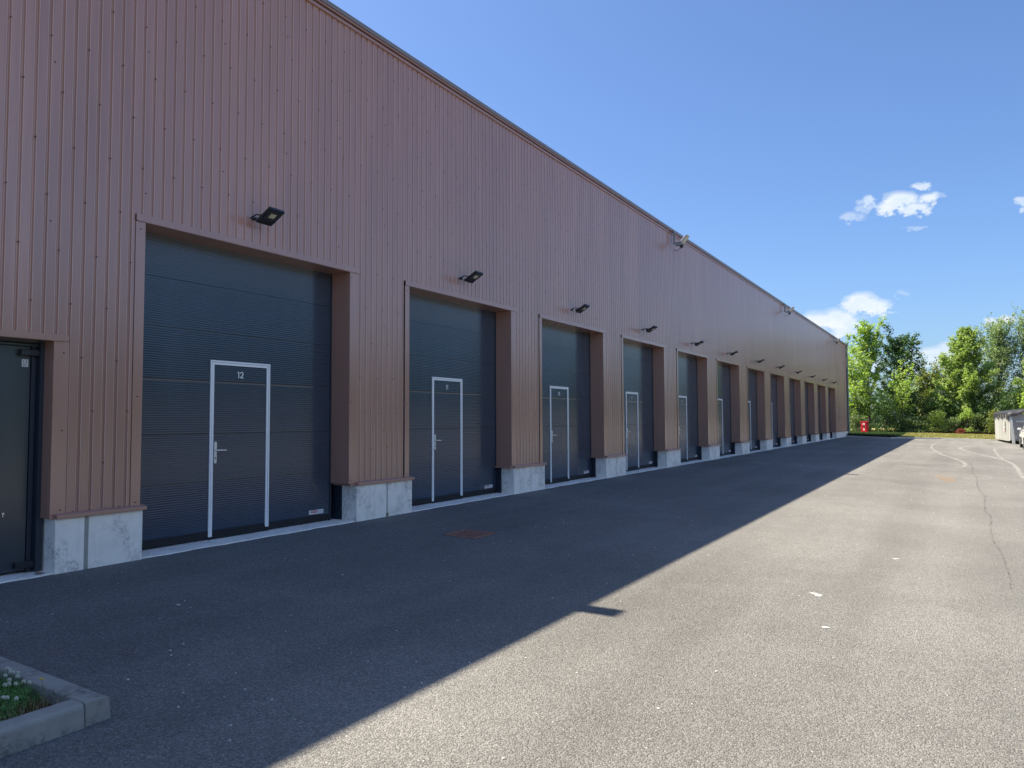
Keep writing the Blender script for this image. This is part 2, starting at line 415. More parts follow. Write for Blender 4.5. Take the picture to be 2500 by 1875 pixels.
me = clad.data; sm = [i < nclad and not flat[i] for i in range(len(me.polygons))]
me.polygons.foreach_set('use_smooth', sm)

# eaves: cladding stop flashing, dark reveal and pale cap
b = MB(); b.box((.0, YBEG, 7.425), (.078, YEND, 7.465)); b.box((.0, YBEG, 7.465), (.062, YEND, 7.487), 1)
b.box((.0, YBEG, 7.487), (.105, YEND, 7.512)); b.build('eaves_flashing', [M_flash, M_screw], bld)
b = MB(); b.prism([(-.5, 7.502), (.118, 7.515), (.122, 7.515), (.122, 7.580), (.09, 7.588), (-.5, 7.60)], lambda a, c, t: (a, t, c), YBEG, YEND + .1)
y = -5
while y < 65: b.box((.1215, y, 7.512), (.1245, y + .05, 7.583)); y += 4.0
b.build('roof_edge_cap', M_cap, bld)
# corner trim and downpipe at the far end
b = MB(); b.box((-.1, YEND - .14, .56), (.068, YEND + .06, 7.44)); b.build('corner_trim', M_dark, bld)
b = MB(); b.tube((.09, YEND + .24, .0), (.09, YEND + .24, 7.55), .075, n=12); b.box((.0, YEND + .14, 7.42), (.2, YEND + .40, 7.68))
for z in (1.0, 3.2, 5.4): b.box((-.02, YEND + .14, z), (.18, YEND + .34, z + .05))
b.build('downpipe', M_pipe, bld)

# flashings round every opening, piers' plinths, sills
def jag(y0, y1, n, x, amp):
    return [(x + random.uniform(-amp, amp), y0 + (y1 - y0) * k / n) for k in range(n + 1)]
def flashing(yl, yr, z_b, z_t, z_face, fl, fr, xr, parent):
    "lintel trim with soffit, two jamb trims with reveals"
    b = MB()
    b.box((.0, yl, z_t - .006), (.07, yr, z_t)); b.box((.064, yl, z_face), (.0715, yr, z_t - .006)); b.box((xr - .03, yl + .02, z_face - .006), (.068, yr - .04, z_face))
    b.build('lintel_flashing', M_flash, parent)
    b = MB()
    b.box((.048, yl + .002, z_b), (.0565, yl + fl, z_face - .008)); b.box((xr - .02, yl + fl, z_b), (.0565, yl + fl + .004, z_face - .008))
    for z in (z_b + .05, z_b + 1.2, z_face - .09): screw(b, .0565, yl + fl * .5, z, 1)
    b.build('jamb_flashing', [M_flash, M_screw], parent)
    b = MB(); yi = yr - fr
    b.box((.048, yi, z_b), (.0565, yi + .14, z_face - .008)); b.box((xr - .02, yi - .004, z_b - .004), (.0565, yi, z_face - .008))
    for z in (z_b + .05, z_b + 1.2, z_face - .09): screw(b, .0565, yi + .03, z, 1)
    b.build('jamb_flashing', [M_flash, M_screw], parent)
for i, y in enumerate(Y0): flashing(y, y + W, PZ + .012, LZ, LB, .11, .20, XR, bld)
# small steel door at the left: its trim
b = MB(); b.box((0, 1.5, 2.374), (.07, 4.045, 2.38)); b.box((.064, 1.5, 2.318), (.0715, 4.045, 2.374)); b.box((-.2, 1.5, 2.312), (.068, 4.02, 2.318)); b.build('lintel_flashing', M_flash, bld)
b = MB(); b.box((.048, 3.91, PZ + .012), (.0565, 4.055, 2.31)); b.box((-.12, 3.906, PZ + .008), (.0565, 3.91, 2.312))
for z in (.63, 1.42, 2.2): screw(b, .0565, 4.0, z, 1)
b.build('jamb_flashing', [M_flash, M_screw], bld)

# plinths: two concrete blocks and a mortar joint under every pier
piers = [(3.95, 4.865)] + [(Y0[i] - 1.13, Y0[i] + .165) for i in range(1, 12)] + [(Y0[11] + W - .12, YEND)]
for i, (a, c) in enumerate(piers):
    if i == 12: cuts = [a + .9 * k for k in range(int((c - a) / .9) + 1)] + [c]
    else: cuts = [a, a + (.31 if i == 0 else .685), c]
    jw = .045 if i == 0 else (.030 if i == 1 else .016)
    for k in range(len(cuts) - 1):
        y0_, y1_ = cuts[k] + (jw / 2 if k else 0), cuts[k + 1] - (jw / 2 if k < len(cuts) - 2 else 0)
        if y1_ - y0_ < .05: continue
        b = MB(); b.box((-.22, y0_, -.25), (.08 + random.uniform(-.002, .002), y1_, .545)); b.build('plinth_block', M_conc, bld, bevel=.008)
        if k: b = MB(); b.box((-.2, cuts[k] - jw / 2 - .004, -.25), (.070, cuts[k] + jw / 2 + .004, .54)); b.build('mortar_joint', M_mortar, bld)
    ya = a + (.0 if i == 12 else -.012)
    b = MB()
    b.prism([(-.2, .546), (.118, .546), (.118, .583), (.045, .603), (-.2, .603)], lambda p, q, t: (p, t, q), a - .004, c + .022)
    b.prism([(XR + .01, .549), (.06, .549), (.06, .578), (XR + .01, .578)], lambda p, q, t: (p, t, q), a - .105 if i else a - .045, a - .005)
    b.build('drip_sill', M_flash, bld, bevel=.003)
    if 0 < i:   # dark guide foot beside the block
        b = MB(); b.box((-.42, a - .02, -.2), (-.215, a + .05, .56)); b.build('guide_foot', M_dark, bld)
# concrete thresholds with a ragged asphalt edge
spans = [(1.5, 3.96)] + [(piers[i][1] - .01, piers[i + 1][0] + .01) for i in range(12)]
for a, c in spans:
    n = max(8, int((c - a) / .10)); b = MB()
    for k in range(n):
        ya, yb = a + (c - a) * k / n, a + (c - a) * (k + 1) / n
        if k == 0: e0 = .055
        e1 = .062 + random.uniform(-.012, .012) + .012 * math.sin(k * .7)
        za, zb = gz(0, ya) + .012, gz(0, yb) + .012
        b.quad((-.5, ya, za + .004), (e0, ya, za), (e1, yb, zb), (-.5, yb, zb + .004)); b.quad((e0, ya, za), (e0 + .004, ya, za - .03), (e1 + .004, yb, zb - .03), (e1, yb, zb))
        e0 = e1
    b.build('threshold', M_sill, bld, fix=False)

# the small steel door
sd = MB(); sd.box((-.235, 1.7, .045), (-.20, 3.815, 2.26)); sd.box((-.205, 1.7, 2.262), (-.16, 3.91, 2.285))
so_ = sd.build('steel_door', M_steel, bld, bevel=.003)
b = MB(); b.box((-.24, 3.82, .03), (-.185, 3.862, 2.30)); b.box((-.24, 3.868, .03), (-.115, 3.93, 2.312)); b.box((-.24, 1.55, 2.29), (-.12, 3.905, 2.312)); b.build('door_frame', M_dark, so_)
for z in (2.165, .075):
    b = MB(); b.box((-.2, 3.70, z), (-.135, 3.90, z + .062)); b.build('pivot_hinge', M_black, so_, bevel=.006)
b = MB(); b.box((-.20, 3.735, 2.055), (-.1985, 3.795, 2.13)); st = b.build('sticker', M_stick, so_)
b = MB()
def arcE(b, cy, cz, rr, x, e=False):
    n = 10
    for k in range(n):
        t0, t1 = R(60 + 240 * k / n), R(60 + 240 * (k + 1) / n); p = []
        for t, q in ((t0, rr), (t1, rr), (t1, rr * .68), (t0, rr * .68)): p.append((x, cy + q * .8 * math.cos(t), cz + q * math.sin(t)))
        b.quad(*p)
    if e: b.quad((x, cy - rr * .7, cz - .002), (x, cy + rr * .1, cz - .002), (x, cy + rr * .1, cz + .002), (x, cy - rr * .7, cz + .002))
arcE(b, 3.755, 2.107, .014, -.1978); arcE(b, 3.782, 2.107, .014, -.1978, True)
for k, z in enumerate((2.081, 2.072, 2.064)): b.quad((-.1978, 3.742, z), (-.1978, 3.787 - .006 * k, z), (-.1978, 3.787 - .006 * k, z + .003), (-.1978, 3.742, z + .003))
b.build('sticker_print', M_ink, so_, fix=False)
b = MB(); b.tube((-.20, 3.60, .62), (-.185, 3.60, .62), .012, n=10); b.box((-.197, 3.596, .585), (-.190, 3.604, .62)); b.build('keyhole', M_silver, so_)

# ------------------------------------------------------------------ sectional door (local: y from the left reveal, z from the threshold)
DW = W - .31; DT = LB + .02
def make_door():
    lines = [.73, 1.33, 1.99, 2.61, 3.20]
    b = MB(); prof = [(.105, 0)]; pitch = .0275; z = .12
    while z < DT:
        if any(-.004 < l - z < .0245 for l in lines):
            l = [q for q in lines if -.004 < q - z < .0245][0]; lines.remove(l)
            prof += [(l - .006, 0), (l - .0035, 0), (l - .003, -.003), (l + .003, -.003), (l + .0035, 0), (l + .006, 0)]; z = l + .008
            continue
        prof += [(z, 0), (z + pitch * .35, .0004), (z + pitch * .58, .0002), (z + pitch * .72, -.0016), (z + pitch * .86, -.0016)]; z += pitch
    prof = [(a, c) for a, c in prof if a < DT] + [(DT, 0)]
    for (za, xa), (zb, xb) in zip(prof, prof[1:]):
        b.quad((xa, -.02, za), (xa, DW + .02, za), (xb, DW + .02, zb), (xb, -.02, zb), m=1 if min(xa, xb) < -.0025 else 0)
    b.quad((-.04, -.02, .10), (-.04, DW + .02, .10), (0, DW + .02, .105), (0, -.02, .105))
    dr = b.build('sectional_door', [M_door, M_rubber], fix=False)
    b = MB(); b.box((-.03, -.01, .012), (.004, DW + .01, .103)); b.build('bottom_seal', M_rubber, dr, bevel=.004)
    b = MB(); b.box((-.02, DW - .022, .0), (.012, DW + .004, DT)); b.build('guide_rail', M_dark, dr)
    b = MB(); b.box((-.02, -.004, 0), (.012, .012, DT)); b.build('guide_rail', M_dark, dr)
    return dr
def add_wicket(dr, w0, num, full=True):
    w1 = w0 + .94; zt = 2.255; x = .002
    b = MB(); F = .055
    zb = .035
    b.box((0, w0, zb), (.014, w0 + .020, zt)); b.box((0, w0 + .026, zb), (.011, w0 + F, zt - .026))
    b.box((0, w1 - .020, zb + .02), (.014, w1, zt)); b.box((0, w1 - F, zb + .02), (.011, w1 - .026, zt - .026))
    b.box((0, w0 + .0205, zt - .020), (.0138, w1 - .0205, zt)); b.box((0, w0 + .0265, zt - F), (.0108, w1 - .0265, zt - .026))
    b.box((0, w0 + .018, zb), (.006, w0 + .028, zt - .018), 1); b.box((0, w1 - .028, zb + .02), (.006, w1 - .018, zt - .018), 1); b.box((0, w0 + .02, zt - .027), (.0058, w1 - .02, zt - .018), 1)
    wf = b.build('wicket_frame', [M_white, M_galv], dr)
    b = MB(); b.box((.0, w0 + F, .03), (.013, w1 - F, .075)); b.box((0, w0, .0), (.02, w1, .03)); b.build('wicket_threshold', M_rubber, dr)
    hy = w0 + .088
    b = MB(); n = 12
    pr = [(hy + .018 * math.cos(R(t)), 1.205 + .018 * math.sin(R(t))) for t in range(0, 181, 30)] + [(hy + .018 * math.cos(R(t)), .965 + .018 * math.sin(R(t))) for t in range(180, 361, 30)]
    b.prism(pr, lambda a, c, t: (t, a, c), .002, .014)
    b.tube((.012, hy, 1.115), (.055, hy, 1.115), .011, n=10); b.tube((.052, hy - .004, 1.115), (.052, hy + .135, 1.112), .010, .008, n=8)
    b.tube((.013, hy, 1.02), (.017, hy, 1.02), .009, n=10, m=1); b.box((.013, hy - .004, .995), (.0165, hy + .004, 1.02), 1)
    b.build('door_handle', [M_cream, M_ink], dr, bevel=.002)
    # house number: strokes in a thin geometric sans
    b = MB(); hh = .082; sw = .0125; X_ = [.0035]
    def stroke(pp):
        for (ya, za), (yb, zb_) in zip(pp, pp[1:]):
            dy, dz = yb - ya, zb_ - za; l = math.hypot(dy, dz) or 1; ny, nz = -dz / l * sw / 2, dy / l * sw / 2
            ey, ez = dy / l * sw * .22, dz / l * sw * .22
            X_[0] += .00012; x0 = X_[0]
            b.quad((x0, ya - ny - ey, za - nz - ez), (x0, yb - ny + ey, zb_ - nz + ez), (x0, yb + ny + ey, zb_ + nz + ez), (x0, ya + ny - ey, za + nz - ez))
    def arc(cy, cz, ry, rz, a0, a1, n=14): return [(cy + ry * math.cos(R(a0 + (a1 - a0) * k / n)), cz + rz * math.sin(R(a0 + (a1 - a0) * k / n))) for k in range(n + 1)]
    G_ = {'1': (.026, [[(0, .070), (.016, .078), (.016, 0)]]),
          '2': (.050, [arc(.025, .056, .020, .022, 170, -35) + [(.004, .006)], [(.003, .005), (.047, .005)]]),
          '3': (.046, [arc(.021, .061, .016, .017, 160, -90), arc(.021, .024, .020, .020, 90, -160)]),
          '4': (.050, [[(.034, 0), (.034, .076), (.003, .022), (.048, .022)]]),
          '5': (.048, [[(.042, .077), (.010, .077), (.006, .044)], arc(.021, .026, .021, .022, 120, -150)]),
          '6': (.050, [arc(.025, .025, .020, .021, 0, 360), [(.008, .036), (.032, .079)]]),
          '7': (.046, [[(.002, .076), (.044, .076), (.015, 0)]]),
          '8': (.048, [arc(.024, .060, .015, .016, 0, 360), arc(.024, .023, .019, .019, 0, 360)]),
          '9': (.050, [arc(.025, .055, .020, .021, 0, 360), [(.042, .044), (.018, .001)]]),
          '0': (.050, [arc(.025, .040, .020, .036, 0, 360, 22)])}
    tw = sum(G_[c][0] for c in num) + .012 * (len(num) - 1); cy = (w0 + w1) / 2 - tw / 2 - .01
    for ch in num:
        gw, st_ = G_[ch]; keep = len(b.v)
        for s in st_: stroke([(cy + p, 2.045 + q) for p, q in s])
        cy += gw + .012
    b.build('door_number', M_white, dr, fix=False)
    b = MB(); ys0 = DW - .42
    b.box((.0005, ys0, .125), (.0032, ys0 + .28, .185)); b.box((.0033, ys0 + .03, .145), (.0038, ys0 + .165, .178), 1)
    for k in range(5): b.box((.0039, ys0 + .036 + .025 * k, .156), (.0042, ys0 + .052 + .025 * k, .168), 0)
    for k in range(2): b.box((.0033, ys0 + .185, .140 + .02 * k), (.0037, ys0 + .265, .146 + .02 * k), 2)
    b.build('maker_sticker', [M_stick, M_red, M_galv], dr)
D0 = make_door()
doors = [D0] + [copy_tree(D0) for _ in Y0[1:]]
for i, y in enumerate(Y0):
    dr = doors[i]
    dr.parent = bld; dr.location = (XR, y + .11, gz(0, y) + .018)
    add_wicket(dr, (1.25, 1.21, 1.15)[min(i, 2)] - .11, str(12 - i))

# ------------------------------------------------------------------ floodlights
def make_flood():
    "local origin on the wall; x out of the wall"
    t = empty('floodlight')
    b = MB()
    b.box((0, -.05, -.02), (.006, .05, .03)); b.box((.004, -.085, -.006), (.028, .085, .006))
    for s in (-1, 1):
        b.path([(.02, s * .085, 0), (.13, s * .09, .025), (.235, s * .095, -.005)], [.010, .010, .010], 6)
    b.build('bracket', M_black, t)
    b = MB(); b.tube((.03, .0, -.012), (.05, 0, -.02), .016, n=8); b.tube((.20, .10, .012), (.20, .125, .012), .012, n=8); b.build('bolt', M_silver, t)
    # head: slanted flat box, lit face down and out
    c = Vector((.28, .02, .0)); ax = Vector((.88, 0, .475)); nn = Vector((.475, 0, -.88))
    T = lambda p: c + ax * p[0] + Vector((0, 1, 0)) * p[1] + nn * p[2]
    b = MB(); b.box((-.155, -.125, -.020), (.155, .125, .022), T=T)
    for k in range(8): b.box((-.11 + k * .03, -.10, -.040), (-.10 + k * .03, .10, -.0205), T=T)
    b.box((-.16, -.07, -.055), (-.03, .07, -.0205), T=T)
    b.build('lamp_housing', M_black, t, bevel=.006)
    b = MB(); b.box((-.060, -.098, .0225), (.130, .098, .0245), T=T); gl = b.build('lamp_glass', M_glassd, t)
    b = MB(); b.box((-.005, -.045, .0248), (.075, .045, .0258), T=T); b.build('led_panel', M_led, gl)
    return t
F0 = make_flood()
order = ['first', 'second', 'third', 'fourth', 'fifth', 'sixth', 'seventh', 'eighth', 'ninth', 'tenth', 'eleventh', 'twelfth']
tail = ['nearest and largest of the row', 'second from the left', 'third from the left', 'fourth from the left', 'fifth from the left', 'sixth from the left',
        'seventh from the left', 'eighth from the left', 'fourth from the far end', 'third from the far end', 'second from the far end', 'smallest, at the far end of the row']
for i, y in enumerate(Y0):
    t = F0 if i == 0 else copy_tree(F0)
    t.location = (XF, y + 1.61, 4.11 if i == 0 else 4.09); t.rotation_euler = (0, random.uniform(-.05, .05) * (i > 0), 0)
    t.scale = (.94, .94, .94)
    t['label'] = 'black floodlight on the cladding above door %d, %s' % (12 - i, tail[i])
    t['category'] = 'floodlight'; t['group'] = 'floodlights above the roller doors'

def make_roof_flood():
    t = empty('eaves_floodlight')
    b = MB(); b.box((.0, -.05, -.42), (.012, .05, .03)); b.box((.012, -.05, -.42), (.07, -.038, .02)); b.box((-.02, -.05, .03), (.03, .05, .045))
    b.build('mounting_plate', M_galv, t)
    b = MB(); b.box((.012, -.02, -.40), (.34, .02, -.37)); b.box((.07, -.03, -.47), (.30, .03, -.44)); b.path([(.02, 0, -.60), (.12, .02, -.62), (.28, .02, -.52), (.36, 0, -.44)], [.008] * 4, 6)
    b.tube((.26, -.05, -.50), (.26, .05, -.50), .055, n=12)
    b.build('arm', M_black, t)
    b = MB(); b.tube((.05, -.03, -.385), (.05, -.045, -.385), .014, n=8); b.tube((.31, -.03, -.385), (.31, -.045, -.385), .016, n=8); b.build('bolt', M_silver, t)
    c = Vector((.345, .0, -.33)); ax = Vector((.66, 0, .75)); nn = Vector((.75, 0, -.66))
    T = lambda p: c + ax * p[0] + Vector((0, 1, 0)) * p[1] + nn * p[2]
    b = MB(); b.box((-.20, -.12, -.035), (.20, .12, .03), T=T); b.box((-.13, -.08, -.065), (.13, .08, -.035), T=T); b.build('lamp_housing', M_galv, t, bevel=.008)
    b = MB(); b.box((-.09, -.095, .0305), (.18, .095, .034), T=T); b.build('led_panel', M_led, t)
    return t
RF = make_roof_flood()
labs = ['grey floodlight under the eaves nearest the camera, just above the picture', 'grey floodlight on a bracket under the roof edge, highest and largest one in view',
        'grey floodlight under the roof edge, middle one against the sky', 'smallest grey floodlight under the roof edge, next to the far corner']
for i, y in enumerate((5.15, 22.60, 40.1, 57.6)):
    t = RF if i == 0 else copy_tree(RF)
    t.location = (.125, y, 7.50); t['label'] = labs[i]; t['category'] = 'floodlight'; t['group'] = 'floodlights under the roof edge'

# ------------------------------------------------------------------ yard details
# drain grate
gx0, gx1, gy0, gy1 = 1.77, 2.28, 8.07, 8.60
b = MB(); zz = lambda x, y, q: gz(x, y) + q
def gbox(b, x0, x1, y0, y1, q0, q1, m=0):
    b.box((x0, y0, 0), (x1, y1, 1), m, T=lambda p: (p[0], p[1], gz(p[0], p[1]) + (q1 if p[2] > .5 else q0)))
gr = empty('drain_grate', (0, 0, 0), label='rusty square drain grate set in the asphalt near door 11', category='drain grate')
gbox(b, gx0 + .02, gx1 - .02, gy0 + .02, gy1 - .02, .001, .003); b.build('pit_shade_plate', M_pit, gr)  # flat black plate; the darkness of the pit is in its colour
b = MB()
for a in ((gx0, gx1, gy0, gy0 + .03), (gx0, gx1, gy1 - .03, gy1), (gx0, gx0 + .03, gy0 + .031, gy1 - .031), (gx1 - .03, gx1, gy0 + .031, gy1 - .031)): gbox(b, *a, -.02, .010)
b.build('frame', M_rust, gr)
b = MB()
for k in range(7):
    x = gx0 + .05 + k * (gx1 - gx0 - .10) / 6 - .010; gbox(b, x, x + .020, gy0 + .031, gy1 - .031, .003, .009)
for k in range(7):
    y = gy0 + .065 + k * (gy1 - gy0 - .13) / 6 - .007; gbox(b, gx0 + .031, gx1 - .031, y, y + .014, .003, .0082)
b.build('bars', M_rust, gr)

# kerbstones of the planted corner
def kerb(name, x0, x1, y0, y1, side, label):
    "profile with a battered, rounded outer face"
    b = MB(); prof = [(0, -.1), (0, .098), (.004, .112), (.014, .121), (.030, .125), (.12, .125), (.128, .118), (.128, -.1)]
    if side == 'x':   # outer face towards +x, runs along y
        n = 12
        for k in range(n):
            ya, yb = y0 + (y1 - y0) * k / n, y0 + (y1 - y0) * (k + 1) / n
            for (a, za), (c, zc) in zip(prof, prof[1:]):
                f = lambda a, z, y: (x1 - a + .010 * (1 - z / .125) * (a < .01), y, gz(x1, y) + z)
                b.quad(f(a, za, ya), f(a, za, yb), f(c, zc, yb), f(c, zc, ya))
        for y in (y0, y1): b.quad(*[(x1 - a + .010 * (1 - z / .125) * (a < .01), y, gz(x1, y) + z) for a, z in prof])
    else:             # outer face towards +y, runs along x
        n = 12
        for k in range(n):
            xa, xb = x0 + (x1 - x0) * k / n, x0 + (x1 - x0) * (k + 1) / n
            for (a, za), (c, zc) in zip(prof, prof[1:]):
                f = lambda a, z, x: (x, y1 - a + .010 * (1 - z / .125) * (a < .01), gz(x, y1) + z)
                b.quad(f(a, za, xa), f(a, za, xb), f(c, zc, xb), f(c, zc, xa))
        for x in (x0, x1): b.quad(*[(x, y1 - a + .010 * (1 - z / .125) * (a < .01), gz(x, y1) + z) for a, z in prof])
    o = b.build(name, M_kerb, fix=True, bevel=.012, label=label, category='kerbstone', group='kerbstones round the planted corner')
    import bmesh
    bm = bmesh.new(); bm.from_mesh(o.data); bmesh.ops.remove_doubles(bm, verts=bm.verts, dist=1e-5); bmesh.ops.recalc_face_normals(bm, faces=bm.faces); bm.to_mesh(o.data); bm.free()
    return o
kerb('kerbstone', 3.652, 3.78, -.6, 2.213, 'x', 'long concrete kerbstone across the bottom left corner, nearest the camera')
kerb('kerbstone', 2.0, 3.78, 2.219, 2.347, 'y', 'concrete kerbstone behind the grass with its end forming the stained corner')
strip_ground('soil', [1.5, 3.66], [-.6, 2.225], M_soil, .045)

# grass, clover and a dandelion inside the kerb
def blades(n, xr, yr, h0, h1, w, m, name, dens=None, **kw):
    V = []; F = []
    c = 0
    while c < n:
        x = random.uniform(*xr); y = random.uniform(*yr)
        if dens and random.random() > dens(x, y): continue
        hh = random.uniform(h0, h1); a = random.uniform(0, 6.283); lean = random.uniform(.1, .9) * hh; ww = w * random.uniform(.6, 1.3)
        z = gz(x, y) + .045; ca, sa = math.cos(a), math.sin(a); px, py = -sa * ww, ca * ww; i = len(V)
        V += [(x - px, y - py, z), (x + px, y + py, z), (x + px * .8 + ca * lean * .35, y + py * .8 + sa * lean * .35, z + hh * .6),
              (x - px * .8 + ca * lean * .35, y - py * .8 + sa * lean * .35, z + hh * .6), (x + ca * lean, y + sa * lean, z + hh * .92)]
        F += [(i, i + 1, i + 2, i + 3), (i + 3, i + 2, i + 4)]; c += 1
    b = MB(); b.v = V; b.f = F; b.m = [0] * len(F)
    return b.build(name, m, fix=False, **kw)
def dgrass(x, y):
    e = math.hypot((x - 3.66) * 1.0, (y - 2.2) * 1.0)
    return 0 if e < .22 else (1 if e > .40 else (e - .22) / .18)
blades(15000, (2.0, 3.66), (.9, 2.225), .025, .078, .0032, M_grass, 'grass', dgrass, kind='stuff')
blades(700, (3.25, 3.66), (1.3, 2.2), .02, .07, .0022, M_dry, 'dry_grass', lambda x, y: 1 if .14 < math.hypot(x - 3.66, y - 2.2) < .5 or x > 3.60 else .15, kind='stuff')
# clover leaves
V = []; Fc = []
for k in range(4200):
    x = random.uniform(2.0, 3.62); y = random.uniform(1.0, 2.2)
    if random.random() > dgrass(x, y): continue
    z = gz(x, y) + .045 + random.uniform(.03, .085)
    for q in range(3):
        a = q * 2.09 + random.uniform(-.3, .3); rr = random.uniform(.008, .014); i = len(V)
        for t, s in ((0, 0), (.5, .9), (0, 1.4), (-.5, .9)):
            V.append((x + rr * s * math.cos(a + t), y + rr * s * math.sin(a + t), z + random.uniform(-.002, .004)))
        Fc.append((i, i + 1, i + 2, i + 3))
b = MB(); b.v = V; b.f = Fc; b.m = [0] * len(Fc); b.build('clover_leaves', M_grass, fix=False, kind='stuff')
M_clov = mat('clover_white', (.72, .72, .62), .7); M_yel = mat('dandelion_yellow', (.85, .62, .03), .6); M_stem = mat('stem_green', (.08, .16, .04), .6)
def flower(name, x, y, hz, petals, rad, m, ball, **kw):
    t = empty(name, (x, y, gz(x, y) + .045), **kw)
    b = MB(); b.path([(0, 0, 0), (.006, .004, hz * .5), (0, 0, hz)], [.0016, .0013, .0012], 5); b.build('stem', M_stem, t)
    b = MB()
    for k in range(petals):
        a = k * 2.39996; v = (1 - 2 * (k + .5) / petals) if ball else random.uniform(.05, .35)
        v = v * .8 + .2 if ball else v
        s = math.sqrt(max(0, 1 - v * v)); dr_ = Vector((s * math.cos(a), s * math.sin(a), v)); sd_ = dr_.orthogonal().normalized() * rad * (.17 if ball else .16)
        c = Vector((0, 0, hz)); b.quad(c + dr_ * rad * .25 - sd_ * .5, c + dr_ * rad * .7 - sd_, c + dr_ * rad, c + dr_ * rad * .7 + sd_, c + dr_ * rad * .25 + sd_ * .5)
    b.build('blossom', m, t, fix=False)
    return t
fl_px = [(3.18, 2.17, 0.11), (3.08, 2.18, 0.11), (3.2, 2.12, 0.11), (3.26, 2.07, 0.11), (3.26, 2.09, 0.11), (3.29, 2.11, 0.11), (3.33, 2.16, 0.11), (3.44, 1.98, 0.11), (3.46, 1.99, 0.11), (3.51, 2.01, 0.11), (3.29, 2.15, 0.11), (3.11, 2.14, 0.11), (3.09, 2.19, 0.11), (3.0, 2.21, 0.11), (3.12, 2.22, 0.11), (2.72, 2.3, 0.11), (3.03, 2.25, 0.11)]
for k, (x, y, hz) in enumerate(fl_px):
    y = min(y, 2.2)
    flower('clover_flower', x, y, hz, 46, .013, M_clov, True, label='small white clover blossom among the grass inside the kerb', category='flower', group='white clover blossoms in the planted corner')
flower('dandelion_flower', 3.360, 2.210, .12, 26, .016, M_yel, False, label='single yellow flower beside the rear kerbstone', category='flower')
# weed at the foot of the plinth before door 11
b = MB()
for k in range(26):
    a = random.uniform(-1.2, 1.2); hh = random.uniform(.02, .07); o = Vector((.085, 8.895, gz(0, 8.9))); dr_ = Vector((math.cos(a) * .5, math.sin(a) * .5, 1)) * hh
    s = Vector((0, .004, 0)); b.quad(o - s, o + dr_ * .6 - s * 2, o + dr_, o + dr_ * .6 + s * 2, o + s)
b.build('weed', M_lf_brown, fix=False, label='tiny olive weed at the joint of the concrete plinth between doors 12 and 11', category='weed')

# loose chips and litter on the asphalt
V = MB()
def chip(x, y, s):
    n = random.randint(4, 6); a0 = random.uniform(0, 6); z = gz(x, y); el_ = random.uniform(.4, 1)
    p = [(x + s * math.cos(a0 + 6.283 * k / n), y + s * el_ * math.sin(a0 + 6.283 * k / n)) for k in range(n)]
    V.quad(*[(a, c, z + .0045 + random.uniform(0, .002)) for a, c in p])
    for k in range(n): a, c = p[k]; e, f = p[(k + 1) % n]; V.quad((a, c, z + .0), (e, f, z + .0), (e, f, z + .005), (a, c, z + .005))
for k in range(14): chip(2.6 + random.gauss(0, .16), 10.2 + random.gauss(0, .35), random.uniform(.005, .014))
for k in range(260):
    y = 2.4 + 26 * random.random() ** 1.7; x = random.uniform(.3, 9.5); chip(x, y, random.uniform(.003, .009) * (1 + y * .03))
chip(2.05, 3.95, .018); chip(3.05, 3.2, .010); chip(4.3, 3.0, .008)
V.build('stone_chips', mat('pale_stone_chip', (.62, .61, .57), .7), fix=False, kind='stuff')
# a dead leaf on the threshold by the steel door
b = MB(); z = gz(0, 3.9) + .018
b.quad((-.02, 3.80, z), (.015, 3.83, z + .02), (.04, 3.88, z + .012), (.01, 3.90, z)); b.quad((.015, 3.83, z + .02), (.03, 3.80, z), (.045, 3.85, z + .002), (.04, 3.88, z + .012))
b.build('dead_leaf', mat('dead_leaf_brown', (.20, .12, .09), .8), label='dry brown leaf on the threshold beside the first concrete plinth', category='leaf')

# ground marks: thin worn ribbons
def ribbon(name, pts, w, m, n=6, jit=0.0, closed_w=None):
    P_ = []
    for k in range(len(pts) - 1):
        p0 = pts[max(k - 1, 0)]; p1 = pts[k]; p2 = pts[k + 1]; p3 = pts[min(k + 2, len(pts) - 1)]
        for j in range(n):
            t = j / n; P_.append(tuple(.5 * ((2 * p1[c]) + (-p0[c] + p2[c]) * t + (2 * p0[c] - 5 * p1[c] + 4 * p2[c] - p3[c]) * t * t + (-p0[c] + 3 * p1[c] - 3 * p2[c] + p3[c]) * t ** 3) for c in (0, 1)))
    P_.append(tuple(pts[-1][:2]))
    if jit: P_ = [(x + random.uniform(-jit, jit), y + random.uniform(-jit, jit)) for x, y in P_]
    b = MB(); prev = None
    for k, (x, y) in enumerate(P_):
        a = P_[max(k - 1, 0)]; c = P_[min(k + 1, len(P_) - 1)]; dx, dy = c[0] - a[0], c[1] - a[1]; l = math.hypot(dx, dy) or 1
        ww = w * (.5 + .5 * math.sin(math.pi * (k + .6) / (len(P_) + .2))) if closed_w is None else closed_w
        nx, ny = -dy / l * ww / 2, dx / l * ww / 2
        cur = ((x - nx, y - ny, gz(x - nx, y - ny) + .004), (x + nx, y + ny, gz(x + nx, y + ny) + .004))
        if prev: b.quad(prev[0], cur[0], cur[1], prev[1])
        prev = cur
    return b.build(name, m, fix=False, kind='structure')
ribbon('road_marking', [(8.6, 59.5), (6.9, 58.2), (6.42, 54.0), (6.42, 46.5), (7.0, 39.0), (7.5, 35.6), (7.82, 32.9), (7.9, 30.4), (7.7, 29.3), (7.35, 29.4)], .13, M_mark)
ribbon('road_marking', [(11.0, 57.5), (8.95, 54.2), (7.9, 49.2), (7.80, 45.7), (8.3, 41.9), (8.9, 38.0), (9.33, 34.7), (9.40, 31.1), (9.3, 27.2), (9.25, 25.4)], .15, M_mark)
